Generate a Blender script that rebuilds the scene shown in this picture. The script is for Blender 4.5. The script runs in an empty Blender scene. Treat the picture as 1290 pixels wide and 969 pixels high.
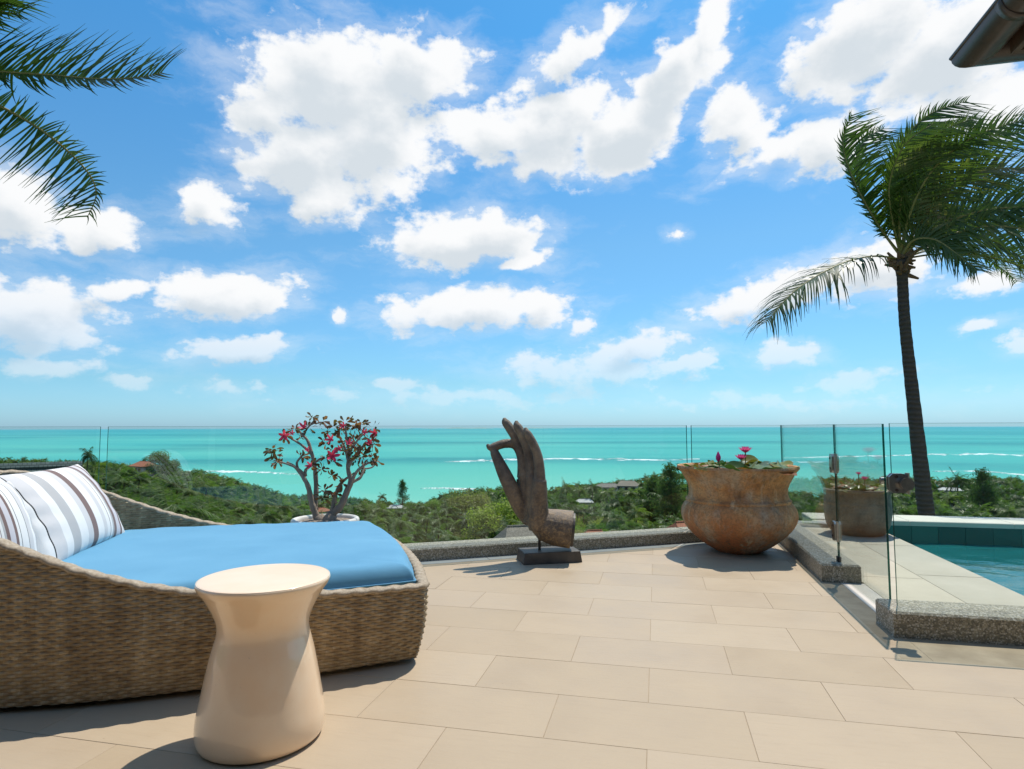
import bpy, math, random
import numpy as np
from mathutils import Vector, Matrix

random.seed(5)
rng = np.random.default_rng(11)
SC = bpy.context.scene
COL = SC.collection
R = math.radians

# ------------------------------------------------------------------ camera
cam_d = bpy.data.cameras.new('camera')
cam = bpy.data.objects.new('camera', cam_d)
COL.objects.link(cam)
cam_d.sensor_width = 36.0
cam_d.lens = 785.0 / 1290.0 * 36.0
cam_d.clip_start = 0.05
cam_d.clip_end = 90000
YAW = R(13.0)
cam.matrix_world = (Matrix.Translation((0, 0, 1.2)) @ Matrix.Rotation(YAW, 4, 'Z')
                    @ Matrix.Rotation(math.pi / 2 + math.atan(54 / 785), 4, 'X') @ Matrix.Rotation(R(-0.17), 4, 'Z'))
SC.camera = cam

# ------------------------------------------------------------------ world: Nishita sky + cumulus
SUN = Vector((0.16, 0.44, 1.0)).normalized()
SUN_EL = math.asin(SUN.z)
SUN_AZ = math.atan2(SUN.x, SUN.y)
# cumulus masses of the sky: azimuth from +Y, elevation, half sizes (degrees), tilt, thickness
CLOUDS = [
(-28.8,28.5,8.4,4.4,0,1.10),(-32.1,22.7,5.7,3.7,0,1.00),(-25.9,24.6,6.8,4.0,0,1.05),(-21.6,30.4,6.3,2.9,0,1.00),(-29.6,19.8,4.1,2.3,0,0.90),(-35.1,25.9,2.9,3.2,0,0.80),
(-23.7,21.3,3.2,1.6,10,0.70),(-14.8,25.8,7.1,2.2,0,0.90),(-8.8,26.6,7.1,3.1,15,1.00),(-2.1,25.6,6.2,3.1,20,1.10),(2.2,28.8,6.0,2.6,40,1.00),(5.3,32.1,1.5,3.2,-15,0.80),
(7.6,25.5,3.6,2.7,0,0.90),(-7.2,31.6,6.4,1.6,25,0.75),(-9.6,23.8,6.0,1.8,0,0.80),(-2.9,23.2,3.3,1.4,0,0.85),(17.6,29.0,6.5,3.6,15,1.10),(23.9,27.0,6.8,3.5,20,1.10),
(12.0,23.0,5.9,1.4,12,0.80),(14.7,22.2,3.5,2.2,0,1.00),(25.1,22.8,4.2,2.6,0,0.90),(-17.0,17.1,8.3,2.5,3,1.15),(-11.9,15.2,3.1,0.8,18,0.80),(-17.0,10.9,8.6,1.9,4,1.05),
(-10.2,11.1,2.6,2.0,-20,0.85),(-6.4,9.4,2.0,1.0,35,0.75),(-37.6,11.0,6.0,2.1,8,1.10),(-37.0,6.5,5.6,1.2,6,0.95),(-50.4,8.3,4.7,2.8,-5,1.00),(-45.6,10.9,2.9,1.1,25,0.80),
(-51.9,15.6,3.2,3.0,0,1.00),(-46.8,15.2,3.2,1.6,8,0.90),(-39.3,17.9,2.8,1.8,5,0.85),(-49.8,4.7,3.5,0.9,0,0.65),(-44.5,3.7,1.8,0.6,0,0.70),(-28.6,9.7,1.0,0.8,0,0.90),
(11.6,11.7,8.8,1.7,14,0.95),(17.5,12.4,4.4,2.2,5,0.95),(10.8,6.0,2.9,1.2,0,0.80),(15.5,3.5,3.7,0.9,5,0.60),(2.7,5.6,3.0,1.0,12,0.85),(-1.4,7.2,4.6,1.6,8,0.85),
(-3.9,5.2,9.3,1.9,0,0.60),(-9.7,5.0,5.1,1.7,0,0.60),(1.9,16.6,0.7,0.5,0,0.70),(24.4,7.5,1.5,0.5,12,0.70),(26.4,6.0,1.3,0.9,25,0.90),(-23.5,3.9,4.2,0.7,0,0.60),
(-16.3,2.8,15.8,1.0,0,0.45),(-37.4,3.3,2.4,0.6,0,0.60),(8.9,2.2,12.5,0.8,0,0.45),(24.6,10.7,2.8,1.0,5,0.70),
]
world = bpy.data.worlds.new('World')
SC.world = world
world.use_nodes = True


def build_world():
    nt = world.node_tree
    N, L = nt.nodes, nt.links
    N.clear()

    def new(t, **kw):
        n = N.new(t)
        for k, v in kw.items():
            setattr(n, k, v)
        return n

    def math_(op, a, b=None, c=None, clamp=False):
        n = new('ShaderNodeMath', operation=op, use_clamp=clamp)
        for i, v in enumerate((a, b, c)):
            if v is None:
                continue
            if hasattr(v, 'links'):
                L.new(v, n.inputs[i])
            else:
                n.inputs[i].default_value = v
        return n.outputs[0]

    out = new('ShaderNodeOutputWorld')
    sky = new('ShaderNodeTexSky', sky_type='NISHITA', sun_disc=False)
    sky.sun_elevation = SUN_EL
    sky.sun_rotation = SUN_AZ
    sky.altitude = 60
    sky.air_density = 1.0
    sky.dust_density = 0.6
    sky.ozone_density = 2.2
    tint = new('ShaderNodeMix', data_type='RGBA', blend_type='MULTIPLY')
    tint.inputs[0].default_value = 1.0
    L.new(sky.outputs[0], tint.inputs[6])
    tc = new('ShaderNodeTexCoord')
    sep = new('ShaderNodeSeparateXYZ')
    L.new(tc.outputs['Generated'], sep.inputs[0])
    air = new('ShaderNodeValToRGB')          # sea air: bluer towards the horizon than the model's dusty white
    L.new(sep.outputs[2], air.inputs[0])
    ce = air.color_ramp.elements
    ce[0].position, ce[0].color = 0.0, (0.54, 0.93, 1.46, 1)
    ce[1].position, ce[1].color = 0.07, (0.47, 0.82, 1.05, 1)
    for q, c in ((0.28, (0.54, 0.94, 1.07, 1)), (0.55, (0.36, 0.98, 1.25, 1)), (1.0, (0.36, 0.98, 1.25, 1))):
        e_ = ce.new(q); e_.color = c
    L.new(air.outputs[0], tint.inputs[7])
    az = math_('MULTIPLY', math_('ARCTAN2', sep.outputs[0], sep.outputs[1]), 57.29578)
    el = math_('MULTIPLY', math_('ARCSINE', sep.outputs[2]), 57.29578)
    P = new('ShaderNodeCombineXYZ')
    L.new(az, P.inputs[0])
    L.new(el, P.inputs[1])
    # ragged outline: warp the position by noise first
    wn = new('ShaderNodeTexNoise')
    wn.inputs['Scale'].default_value = 0.22
    wn.inputs['Detail'].default_value = 5
    wn.inputs['Roughness'].default_value = 0.6
    L.new(P.outputs[0], wn.inputs['Vector'])
    wv = new('ShaderNodeVectorMath', operation='MULTIPLY_ADD')
    L.new(wn.outputs['Color'], wv.inputs[0])
    wv.inputs[1].default_value = (4.4, 2.6, 0)
    wv.inputs[2].default_value = (-2.2, -1.3, 0)
    pw = new('ShaderNodeVectorMath', operation='ADD')
    L.new(P.outputs[0], pw.inputs[0])
    L.new(wv.outputs[0], pw.inputs[1])
    grp = bpy.data.node_groups.new('cumulus', 'ShaderNodeTree')
    grp.interface.new_socket('P', in_out='INPUT', socket_type='NodeSocketVector')
    grp.interface.new_socket('D', in_out='OUTPUT', socket_type='NodeSocketFloat')
    gN, gL = grp.nodes, grp.links
    gi, go = gN.new('NodeGroupInput'), gN.new('NodeGroupOutput')
    acc = None
    for (a, e, sx, sy, rot, w) in CLOUDS:
        mp = gN.new('ShaderNodeMapping')
        mp.vector_type = 'TEXTURE'
        mp.inputs['Location'].default_value = (a, e, 0)
        mp.inputs['Rotation'].default_value = (0, 0, R(rot))
        mp.inputs['Scale'].default_value = (sx * 1.2, sy * 1.2, 1)
        gL.new(gi.outputs[0], mp.inputs['Vector'])
        ln = gN.new('ShaderNodeVectorMath'); ln.operation = 'LENGTH'
        gL.new(mp.outputs[0], ln.inputs[0])
        v = gN.new('ShaderNodeMath'); v.operation = 'MULTIPLY_ADD'
        gL.new(ln.outputs['Value'], v.inputs[0]); v.inputs[1].default_value = -w * 1.1; v.inputs[2].default_value = w * 1.1
        if acc is None:
            acc = v.outputs[0]
        else:
            m_ = gN.new('ShaderNodeMath'); m_.operation = 'SMOOTH_MAX'
            gL.new(acc, m_.inputs[0]); gL.new(v.outputs[0], m_.inputs[1]); m_.inputs[2].default_value = 0.15
            acc = m_.outputs[0]
    gL.new(acc, go.inputs[0])
    g1 = new('ShaderNodeGroup'); g1.node_tree = grp
    L.new(pw.outputs[0], g1.inputs[0])
    acc = g1.outputs[0]
    tow = new('ShaderNodeVectorMath', operation='ADD')      # one step towards the sun: what lies there shades this point
    L.new(pw.outputs[0], tow.inputs[0])
    tow.inputs[1].default_value = (0.9, 1.7, 0)
    g2 = new('ShaderNodeGroup'); g2.node_tree = grp
    L.new(tow.outputs[0], g2.inputs[0])
    # the same kind of cumulus all round, outside the sector described above
    gn = new('ShaderNodeTexNoise')
    gn.inputs['Scale'].default_value = 3.2
    gn.inputs['Detail'].default_value = 3
    L.new(tc.outputs['Generated'], gn.inputs['Vector'])
    gen = math_('MULTIPLY_ADD', gn.outputs['Fac'], 4.0, -2.2)
    mr = new('ShaderNodeMapRange', interpolation_type='SMOOTHSTEP')
    L.new(math_('ABSOLUTE', math_('ADD', az, 13.0)), mr.inputs[0])
    mr.inputs[1].default_value, mr.inputs[2].default_value = 42, 56
    mr2 = new('ShaderNodeMapRange', interpolation_type='SMOOTHSTEP')
    L.new(el, mr2.inputs[0])
    mr2.inputs[1].default_value, mr2.inputs[2].default_value = 35, 44
    side = math_('MAXIMUM', mr.outputs[0], mr2.outputs[0])
    mr3 = new('ShaderNodeMapRange', interpolation_type='SMOOTHSTEP')
    L.new(el, mr3.inputs[0])
    mr3.inputs[1].default_value, mr3.inputs[2].default_value = 2, 9
    gen = math_('SUBTRACT', math_('MULTIPLY', gen, math_('MULTIPLY', side, mr3.outputs[0])), math_('SUBTRACT', 1.0, side))
    dens = math_('MAXIMUM', acc, gen)
    # billows
    fn = new('ShaderNodeTexNoise')
    fn.inputs['Scale'].default_value = 0.36
    fn.inputs['Detail'].default_value = 7
    fn.inputs['Roughness'].default_value = 0.58
    sq = new('ShaderNodeVectorMath', operation='MULTIPLY')
    L.new(P.outputs[0], sq.inputs[0])
    sq.inputs[1].default_value = (1, 1.5, 1)
    L.new(sq.outputs[0], fn.inputs['Vector'])
    bil = math_('MULTIPLY_ADD', fn.outputs['Fac'], 2.0, -1.0)
    em = new('ShaderNodeMapRange', interpolation_type='SMOOTHSTEP')
    L.new(dens, em.inputs[0])
    em.inputs[1].default_value, em.inputs[2].default_value = 0.25, 0.85
    em.inputs[3].default_value, em.inputs[4].default_value = 1.0, 0.35
    d2 = math_('ADD', dens, math_('MULTIPLY', bil, em.outputs[0]))
    am = new('ShaderNodeMapRange', interpolation_type='SMOOTHERSTEP')
    L.new(d2, am.inputs[0])
    am.inputs[1].default_value, am.inputs[2].default_value = -0.02, 0.56
    # low clouds stand behind more air
    lowf = new('ShaderNodeMapRange', interpolation_type='SMOOTHSTEP')
    L.new(el, lowf.inputs[0])
    lowf.inputs[1].default_value, lowf.inputs[2].default_value = -0.5, 12
    lowf.inputs[3].default_value, lowf.inputs[4].default_value = 0.18, 1.0
    vn = new('ShaderNodeTexNoise')
    vn.inputs['Scale'].default_value = 0.16
    vn.inputs['Detail'].default_value = 8
    vn.inputs['Roughness'].default_value = 0.62
    vs = new('ShaderNodeMapping')
    vs.inputs['Rotation'].default_value = (0, 0, R(-18))
    vs.inputs['Scale'].default_value = (0.8, 2.4, 1)
    L.new(pw.outputs[0], vs.inputs['Vector'])
    L.new(vs.outputs[0], vn.inputs['Vector'])
    ve = new('ShaderNodeMapRange', interpolation_type='SMOOTHSTEP')
    L.new(math_('ADD', math_('MULTIPLY', dens, 0.75), math_('MULTIPLY_ADD', vn.outputs['Fac'], 2.4, -1.05)), ve.inputs[0])
    ve.inputs[1].default_value, ve.inputs[2].default_value = -0.25, 0.85
    ve.inputs[4].default_value = 0.40
    thick = math_('MAXIMUM', am.outputs[0], ve.outputs[0])
    alpha = math_('MULTIPLY', thick, lowf.outputs[0])
    # parts with much cloud between them and the sun are greyer than the sunlit fringes
    fn2 = new('ShaderNodeTexNoise')
    fn2.inputs['Scale'].default_value = 0.22
    fn2.inputs['Detail'].default_value = 6
    sh = new('ShaderNodeVectorMath', operation='ADD')
    L.new(sq.outputs[0], sh.inputs[0])
    sh.inputs[1].default_value = (7.3, 3.1, 4.0)
    L.new(sh.outputs[0], fn2.inputs['Vector'])
    core = new('ShaderNodeMapRange', interpolation_type='SMOOTHSTEP')
    L.new(math_('ADD', g2.outputs[0], math_('MULTIPLY_ADD', fn2.outputs['Fac'], 1.7, -0.85)), core.inputs[0])
    core.inputs[1].default_value, core.inputs[2].default_value = 0.2, 1.0
    cc = new('ShaderNodeMix', data_type='RGBA')
    L.new(core.outputs[0], cc.inputs[0])
    cc.inputs[6].default_value = (0.97, 0.98, 0.99, 1)
    cc.inputs[7].default_value = (0.68, 0.745, 0.80, 1)
    b1 = new('ShaderNodeBackground')
    b1.inputs[1].default_value = 0.135
    L.new(tint.outputs[2], b1.inputs[0])
    b2 = new('ShaderNodeBackground')
    b2.inputs[1].default_value = 1.0
    L.new(cc.outputs[2], b2.inputs[0])
    mx = new('ShaderNodeMixShader')
    L.new(alpha, mx.inputs[0])
    L.new(b1.outputs[0], mx.inputs[1])
    L.new(b2.outputs[0], mx.inputs[2])
    L.new(mx.outputs[0], out.inputs[0])


build_world()
world.cycles.sampling_method = 'MANUAL'
world.cycles.sample_map_resolution = 512

# ------------------------------------------------------------------ sun and exposure
sun_d = bpy.data.lights.new('sun', 'SUN')
sun_d.energy = 4.7
sun_d.angle = R(0.53)
sun_d.color = (1.0, 0.94, 0.83)
sun = bpy.data.objects.new('sun', sun_d)
COL.objects.link(sun)
sun.rotation_euler = SUN.to_track_quat('Z', 'Y').to_euler()
SC.view_settings.view_transform = 'Standard'
SC.view_settings.look = 'None'
SC.view_settings.exposure = 0.0
SC.view_settings.gamma = 1.0
SC.view_settings.use_curve_mapping = False
SC.render.engine = 'CYCLES'
SC.cycles.max_bounces = 8
SC.cycles.diffuse_bounces = 3
SC.cycles.glossy_bounces = 4
SC.cycles.transparent_max_bounces = 24
SC.cycles.caustics_reflective = False
SC.cycles.caustics_refractive = False
SC.cycles.use_denoising = True
try:
    SC.cycles.denoiser = 'OPENIMAGEDENOISE'
except Exception:
    pass


# ------------------------------------------------------------------ helpers
def tag(o, label=None, cat=None, group=None, kind=None):
    if label: o['label'] = label
    if cat: o['category'] = cat
    if group: o['group'] = group
    if kind: o['kind'] = kind
    return o


def empty(name, loc=(0, 0, 0), rz=0.0):
    o = bpy.data.objects.new(name, None)
    o.empty_display_size = 0.2
    COL.objects.link(o)
    o.location = loc
    o.rotation_euler = (0, 0, rz)
    return o


def link(name, me, parent=None, loc=None):
    o = bpy.data.objects.new(name, me)
    COL.objects.link(o)
    if parent is not None:
        o.parent = parent
    if loc is not None:
        o.location = loc
    return o


def np_mesh(name, V, F, mats, midx=None, smooth=False, uv=None):
    """V (n,3); F list of index arrays (each (k,3) or (k,4)); uv per vertex (n,2)"""
    me = bpy.data.meshes.new(name)
    V = np.asarray(V, np.float32)
    if not isinstance(F, list):
        F = [F]
    F = [np.asarray(f, np.int32) for f in F if len(f)]
    loops = np.concatenate([f.ravel() for f in F])
    sizes = np.concatenate([np.full(len(f), f.shape[1], np.int32) for f in F])
    me.vertices.add(len(V))
    me.vertices.foreach_set('co', V.ravel())
    me.loops.add(len(loops))
    me.loops.foreach_set('vertex_index', loops)
    me.polygons.add(len(sizes))
    st = np.zeros(len(sizes), np.int32)
    st[1:] = np.cumsum(sizes)[:-1]
    me.polygons.foreach_set('loop_start', st)
    me.polygons.foreach_set('loop_total', sizes)
    if midx is not None:
        me.polygons.foreach_set('material_index', np.asarray(midx, np.int32))
    if smooth:
        me.polygons.foreach_set('use_smooth', np.ones(len(sizes), bool))
    if uv is not None:
        ul = me.uv_layers.new(name='UVMap')
        ul.data.foreach_set('uv', np.asarray(uv, np.float32)[loops].ravel())
    for m in (mats if isinstance(mats, (list, tuple)) else [mats]):
        me.materials.append(m)
    me.update(calc_edges=True)
    me.validate()
    return me


class MB:
    """collects simple solids into one mesh"""
    def __init__(self):
        self.v, self.f, self.m = [], [], []

    def add(self, vs, fs, m=0):
        b = len(self.v)
        self.v += [tuple(p) for p in vs]
        self.f += [tuple(i + b for i in f) for f in fs]
        self.m += [m] * len(fs)
        return self

    def box(self, x0, x1, y0, y1, z0, z1, m=0, bev=0.0):
        if bev <= 0:
            vs = [(x, y, z) for z in (z0, z1) for (x, y) in ((x0, y0), (x1, y0), (x1, y1), (x0, y1))]
            fs = [(3, 2, 1, 0), (4, 5, 6, 7), (0, 1, 5, 4), (1, 2, 6, 5), (2, 3, 7, 6), (3, 0, 4, 7)]
            return self.add(vs, fs, m)
        return self.prism([(x0, y0), (x1, y0), (x1, y1), (x0, y1)], z0, z1, m, bev)

    def prism(self, poly, z0, z1, m=0, bev=0.0, mtop=None, mside=None):
        """vertical prism on a ccw polygon; bev chamfers the top edge"""
        n = len(poly)
        c = (sum(p[0] for p in poly) / n, sum(p[1] for p in poly) / n)
        rings = [[(p[0], p[1], z0) for p in poly]]
        if bev > 0:
            rings.append([(p[0], p[1], z1 - bev) for p in poly])
            inner = []
            for i, p in enumerate(poly):
                a, b = Vector(poly[i - 1]), Vector(poly[(i + 1) % n])
                q = Vector(p)
                d1, d2 = (a - q), (b - q)
                if d1.length < 1e-6 or d2.length < 1e-6:
                    inner.append((p[0], p[1], z1)); continue
                d1.normalize(); d2.normalize()
                s = abs(d1.x * d2.y - d1.y * d2.x)
                k = min(bev / max(s, 0.25), bev * 3)
                w = q + (d1 + d2) * k
                inner.append((w.x, w.y, z1))
            rings.append(inner)
        else:
            rings.append([(p[0], p[1], z1) for p in poly])
        vs = [p for r in rings for p in r]
        fs, ms = [], []
        fs.append(tuple(range(n))[::-1]); ms.append(m if mside is None else mside)
        for k in range(len(rings) - 1):
            for i in range(n):
                j = (i + 1) % n
                fs.append((k * n + i, k * n + j, (k + 1) * n + j, (k + 1) * n + i)); ms.append(m if mside is None else mside)
        fs.append(tuple((len(rings) - 1) * n + i for i in range(n))); ms.append(m if mtop is None else mtop)
        b = len(self.v)
        self.v += vs
        self.f += [tuple(i + b for i in f) for f in fs]
        self.m += ms
        return self

    def tube(self, pts, rad, n=8, m=0, cap=True):
        pts = [Vector(p) for p in pts]
        if not isinstance(rad, (list, tuple)):
            rad = [rad] * len(pts)
        b = len(self.v)
        up = Vector((0, 0, 1))
        prev = None
        for i, p in enumerate(pts):
            t = (pts[min(i + 1, len(pts) - 1)] - pts[max(i - 1, 0)])
            if t.length < 1e-9: t = Vector((0, 0, 1))
            t.normalize()
            if prev is None:
                a = t.cross(up) if abs(t.dot(up)) < 0.95 else t.cross(Vector((1, 0, 0)))
            else:
                a = prev - t * prev.dot(t)
            a.normalize()
            prev = a
            c = t.cross(a)
            for k in range(n):
                w = 2 * math.pi * k / n
                self.v.append(tuple(p + (a * math.cos(w) + c * math.sin(w)) * rad[i]))
        for i in range(len(pts) - 1):
            for k in range(n):
                j = (k + 1) % n
                self.f.append((b + i * n + k, b + i * n + j, b + (i + 1) * n + j, b + (i + 1) * n + k)); self.m.append(m)
        if cap:
            self.f.append(tuple(b + k for k in range(n))[::-1]); self.m.append(m)
            e = b + (len(pts) - 1) * n
            self.f.append(tuple(e + k for k in range(n))); self.m.append(m)
        return self

    def lathe(self, prof, n=48, m=0, wob=None, close=True):
        b = len(self.v)
        for i, (r, z) in enumerate(prof):
            for k in range(n):
                w = 2 * math.pi * k / n
                rr = r * (1 + (wob(w, z) if wob else 0))
                self.v.append((rr * math.cos(w), rr * math.sin(w), z))
        for i in range(len(prof) - 1):
            for k in range(n):
                j = (k + 1) % n
                self.f.append((b + i * n + k, b + i * n + j, b + (i + 1) * n + j, b + (i + 1) * n + k)); self.m.append(m)
        if close:
            self.f.append(tuple(b + k for k in range(n))[::-1]); self.m.append(m)
            e = b + (len(prof) - 1) * n
            self.f.append(tuple(e + k for k in range(n))); self.m.append(m)
        return self

    def mesh(self, name, mats, smooth=False):
        me = bpy.data.meshes.new(name)
        me.from_pydata(self.v, [], self.f)
        for i, mm in enumerate(mats if isinstance(mats, (list, tuple)) else [mats]):
            me.materials.append(mm)
        me.polygons.foreach_set('material_index', np.array(self.m, np.int32))
        if smooth:
            me.polygons.foreach_set('use_smooth', np.ones(len(self.f), bool))
        me.update()
        return me

    def build(self, name, mats, parent=None, smooth=False, loc=None):
        return link(name, self.mesh(name, mats, smooth), parent, loc)


def autosmooth(o, ang=35):
    """smooth shading with the sharp edges kept"""
    me = o.data
    me.polygons.foreach_set('use_smooth', np.ones(len(me.polygons), bool))
    try:
        me.set_sharp_from_angle(angle=R(ang))
    except Exception:
        pass


# ------------------------------------------------------------------ materials
class NB:
    def __init__(self, name):
        self.m = bpy.data.materials.new(name)
        self.m.use_nodes = True
        self.nt = self.m.node_tree
        self.N, self.L = self.nt.nodes, self.nt.links
        self.N.clear()
        self.out = self.N.new('ShaderNodeOutputMaterial')

    def new(self, t, **kw):
        n = self.N.new(t)
        for k, v in kw.items():
            setattr(n, k, v)
        return n

    def set(self, sock, v):
        if hasattr(v, 'links'):
            self.L.new(v, sock)
        elif isinstance(v, (tuple, list)):
            sock.default_value = (*v, 1) if (len(v) == 3 and sock.type == 'RGBA') else v
        else:
            sock.default_value = v

    def coord(self, kind='Object', scale=None):
        tc = self.new('ShaderNodeTexCoord')
        if scale is None:
            return tc.outputs[kind]
        mp = self.new('ShaderNodeMapping')
        self.L.new(tc.outputs[kind], mp.inputs[0])
        mp.inputs['Scale'].default_value = scale if isinstance(scale, (tuple, list)) else (scale,) * 3
        return mp.outputs[0]

    def pos(self, scale=None):
        g = self.new('ShaderNodeNewGeometry')
        if scale is None:
            return g.outputs['Position']
        mp = self.new('ShaderNodeMapping')
        self.L.new(g.outputs['Position'], mp.inputs[0])
        mp.inputs['Scale'].default_value = scale if isinstance(scale, (tuple, list)) else (scale,) * 3
        return mp.outputs[0]

    def noise(self, vec, scale, detail=4, rough=0.55, out='Fac'):
        n = self.new('ShaderNodeTexNoise')
        self.L.new(vec, n.inputs['Vector'])
        n.inputs['Scale'].default_value = scale
        n.inputs['Detail'].default_value = detail
        n.inputs['Roughness'].default_value = rough
        return n.outputs[out]

    def voronoi(self, vec, scale, out='Distance', feature='F1'):
        n = self.new('ShaderNodeTexVoronoi', feature=feature)
        self.L.new(vec, n.inputs['Vector'])
        n.inputs['Scale'].default_value = scale
        return n.outputs[out]

    def ramp(self, fac, stops, interp='LINEAR'):
        n = self.new('ShaderNodeValToRGB')
        n.color_ramp.interpolation = interp
        el = n.color_ramp.elements
        while len(el) > 1:
            el.remove(el[-1])
        for i, (p, c) in enumerate(stops):
            e = el[0] if i == 0 else el.new(p)
            e.position = p
            e.color = (*c, 1) if len(c) == 3 else c
        self.set(n.inputs[0], fac)
        return n.outputs[0]

    def mix(self, fac, a, b, blend='MIX'):
        n = self.new('ShaderNodeMix', data_type='RGBA', blend_type=blend)
        self.set(n.inputs[0], fac); self.set(n.inputs[6], a); self.set(n.inputs[7], b)
        return n.outputs[2]

    def math(self, op, a, b=None, c=None, clamp=False):
        n = self.new('ShaderNodeMath', operation=op, use_clamp=clamp)
        for i, v in enumerate((a, b, c)):
            if v is not None: self.set(n.inputs[i], v)
        return n.outputs[0]

    def rnd(self):
        return self.new('ShaderNodeObjectInfo').outputs['Random']

    def bump(self, h, strength=0.3, dist=0.01):
        n = self.new('ShaderNodeBump')
        n.inputs['Strength'].default_value = strength
        n.inputs['Distance'].default_value = dist
        self.set(n.inputs['Height'], h)
        return n.outputs[0]

    def bsdf(self, color, rough=0.6, spec=0.5, normal=None, metal=0.0, coat=0.0, sheen=0.0):
        n = self.new('ShaderNodeBsdfPrincipled')
        self.set(n.inputs['Base Color'], color)
        self.set(n.inputs['Roughness'], rough)
        self.set(n.inputs['Metallic'], metal)
        self.set(n.inputs['Specular IOR Level'], spec)
        if coat: 
            n.inputs['Coat Weight'].default_value = coat
            n.inputs['Coat Roughness'].default_value = 0.025
        if sheen: n.inputs['Sheen Weight'].default_value = sheen
        if normal is not None: self.L.new(normal, n.inputs['Normal'])
        return n.outputs[0]

    def done(self, sh, vol=None):
        self.L.new(sh, self.out.inputs[0])
        return self.m


def plain(name, c1, c2=None, scale=6, rough=0.6, spec=0.4, bump=None, metal=0.0, kind='Object', detail=5):
    b = NB(name)
    v = b.coord(kind)
    col = c1 if c2 is None else b.mix(b.ramp(b.noise(v, scale, detail), [(0.3, (0, 0, 0)), (0.7, (1, 1, 1))]), c1, c2)
    nm = None
    if bump:
        nm = b.bump(b.noise(v, bump[0], 6), bump[1], bump[2] if len(bump) > 2 else 0.01)
    return b.done(b.bsdf(col, rough, spec, nm, metal))


def leafmat(name, stops, trans=0.35, rough=0.5, spec=0.35, nscale=0.6, jit=0.35):
    b = NB(name)
    v = b.pos()
    f = b.math('ADD', b.math('MULTIPLY', b.noise(v, nscale, 3), 1 - jit), b.math('MULTIPLY', b.rnd(), jit))
    col = b.ramp(f, stops)
    p = b.bsdf(col, rough, spec)
    t = b.new('ShaderNodeBsdfTranslucent')
    tc = b.mix(1.0, col, (1.15, 1.40, 0.70), 'MULTIPLY')
    b.set(t.inputs[0], tc)
    mx = b.new('ShaderNodeMixShader')
    mx.inputs[0].default_value = trans
    b.L.new(p, mx.inputs[1]); b.L.new(t.outputs[0], mx.inputs[2])
    return b.done(mx.outputs[0])


def m_tile():
    b = NB('sandstone_tile')
    p = b.pos()
    rn = b.rnd()
    base = b.ramp(rn, [(0, (0.383, 0.290, 0.191)), (0.25, (0.405, 0.309, 0.208)), (0.5, (0.416, 0.321, 0.224)), (0.75, (0.434, 0.333, 0.227)), (0.9, (0.446, 0.351, 0.247)), (1, (0.401, 0.297, 0.195))])
    off = b.new('ShaderNodeVectorMath', operation='ADD')
    b.L.new(p, off.inputs[0])
    cb = b.new('ShaderNodeCombineXYZ')
    b.L.new(b.math('MULTIPLY', rn, 37.0), cb.inputs[2])
    b.L.new(cb.outputs[0], off.inputs[1])
    v = off.outputs[0]
    n1 = b.noise(v, 3.0, 6, 0.6)
    c = b.mix(b.math('MULTIPLY', n1, 0.55), base, (0.46, 0.37, 0.262))
    st = b.new('ShaderNodeMapping'); b.L.new(v, st.inputs[0]); st.inputs['Scale'].default_value = (3, 26, 3)
    vein = b.noise(st.outputs[0], 2.2, 7, 0.65)
    c = b.mix(b.ramp(vein, [(0.52, (0, 0, 0)), (0.75, (0.5, 0.5, 0.5))]), c, (0.38, 0.29, 0.20))
    scr = b.noise(st.outputs[0], 14, 4, 0.7)
    c = b.mix(b.ramp(scr, [(0.62, (0, 0, 0)), (0.8, (0.55, 0.55, 0.55))]), c, (0.53, 0.44, 0.34))
    # worn stains
    stn = b.noise(p, 0.9, 5, 0.6)
    c = b.mix(b.ramp(stn, [(0.5, (0, 0, 0)), (0.72, (0.45, 0.45, 0.45))]), c, (0.38, 0.305, 0.23))
    spk = b.voronoi(p, 7.0)
    c = b.mix(b.ramp(spk, [(0.0, (0.9, 0.9, 0.9)), (0.035, (0, 0, 0))]), c, (0.30, 0.21, 0.15))
    h = b.math('ADD', b.math('MULTIPLY', b.noise(v, 60, 6, 0.7), 0.6), b.math('MULTIPLY', vein, 0.8))
    rough = b.ramp(n1, [(0.3, (0.42,) * 3), (0.7, (0.62,) * 3)])
    return b.done(b.bsdf(c, rough, 0.35, b.bump(h, 0.28, 0.004)))


def m_pebble():
    b = NB('washed_pebble')
    p = b.pos()
    cell = b.voronoi(p, 120, 'Color')
    sx = b.new('ShaderNodeSeparateXYZ'); b.L.new(cell, sx.inputs[0])
    c = b.ramp(sx.outputs[0], [(0, (0.10, 0.09, 0.065)), (0.35, (0.27, 0.225, 0.145)), (0.6, (0.43, 0.37, 0.255)), (0.85, (0.60, 0.53, 0.42)), (1, (0.70, 0.67, 0.60))])
    d = b.voronoi(p, 120)
    c = b.mix(b.ramp(d, [(0.3, (0, 0, 0)), (0.75, (0.75, 0.75, 0.75))]), c, (0.17, 0.155, 0.13))
    c = b.mix(b.math('MULTIPLY', b.noise(p, 5, 4), 0.3), c, (0.26, 0.24, 0.19))
    return b.done(b.bsdf(c, 0.62, 0.4, b.bump(d, -0.7, 0.006)))


def m_concrete(name, c1, c2, rough=0.75):
    b = NB(name)
    p = b.pos()
    n = b.noise(p, 2.3, 7, 0.65)
    c = b.mix(b.ramp(n, [(0.35, (0, 0, 0)), (0.68, (1, 1, 1))]), c1, c2)
    sp = b.noise(p, 170, 3, 0.6)
    c = b.mix(b.ramp(sp, [(0.55, (0, 0, 0)), (0.75, (0.35, 0.35, 0.35))]), c, tuple(0.6 * x for x in c1))
    return b.done(b.bsdf(c, rough, 0.3, b.bump(b.noise(p, 90, 5, 0.7), 0.25, 0.003)))


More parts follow.
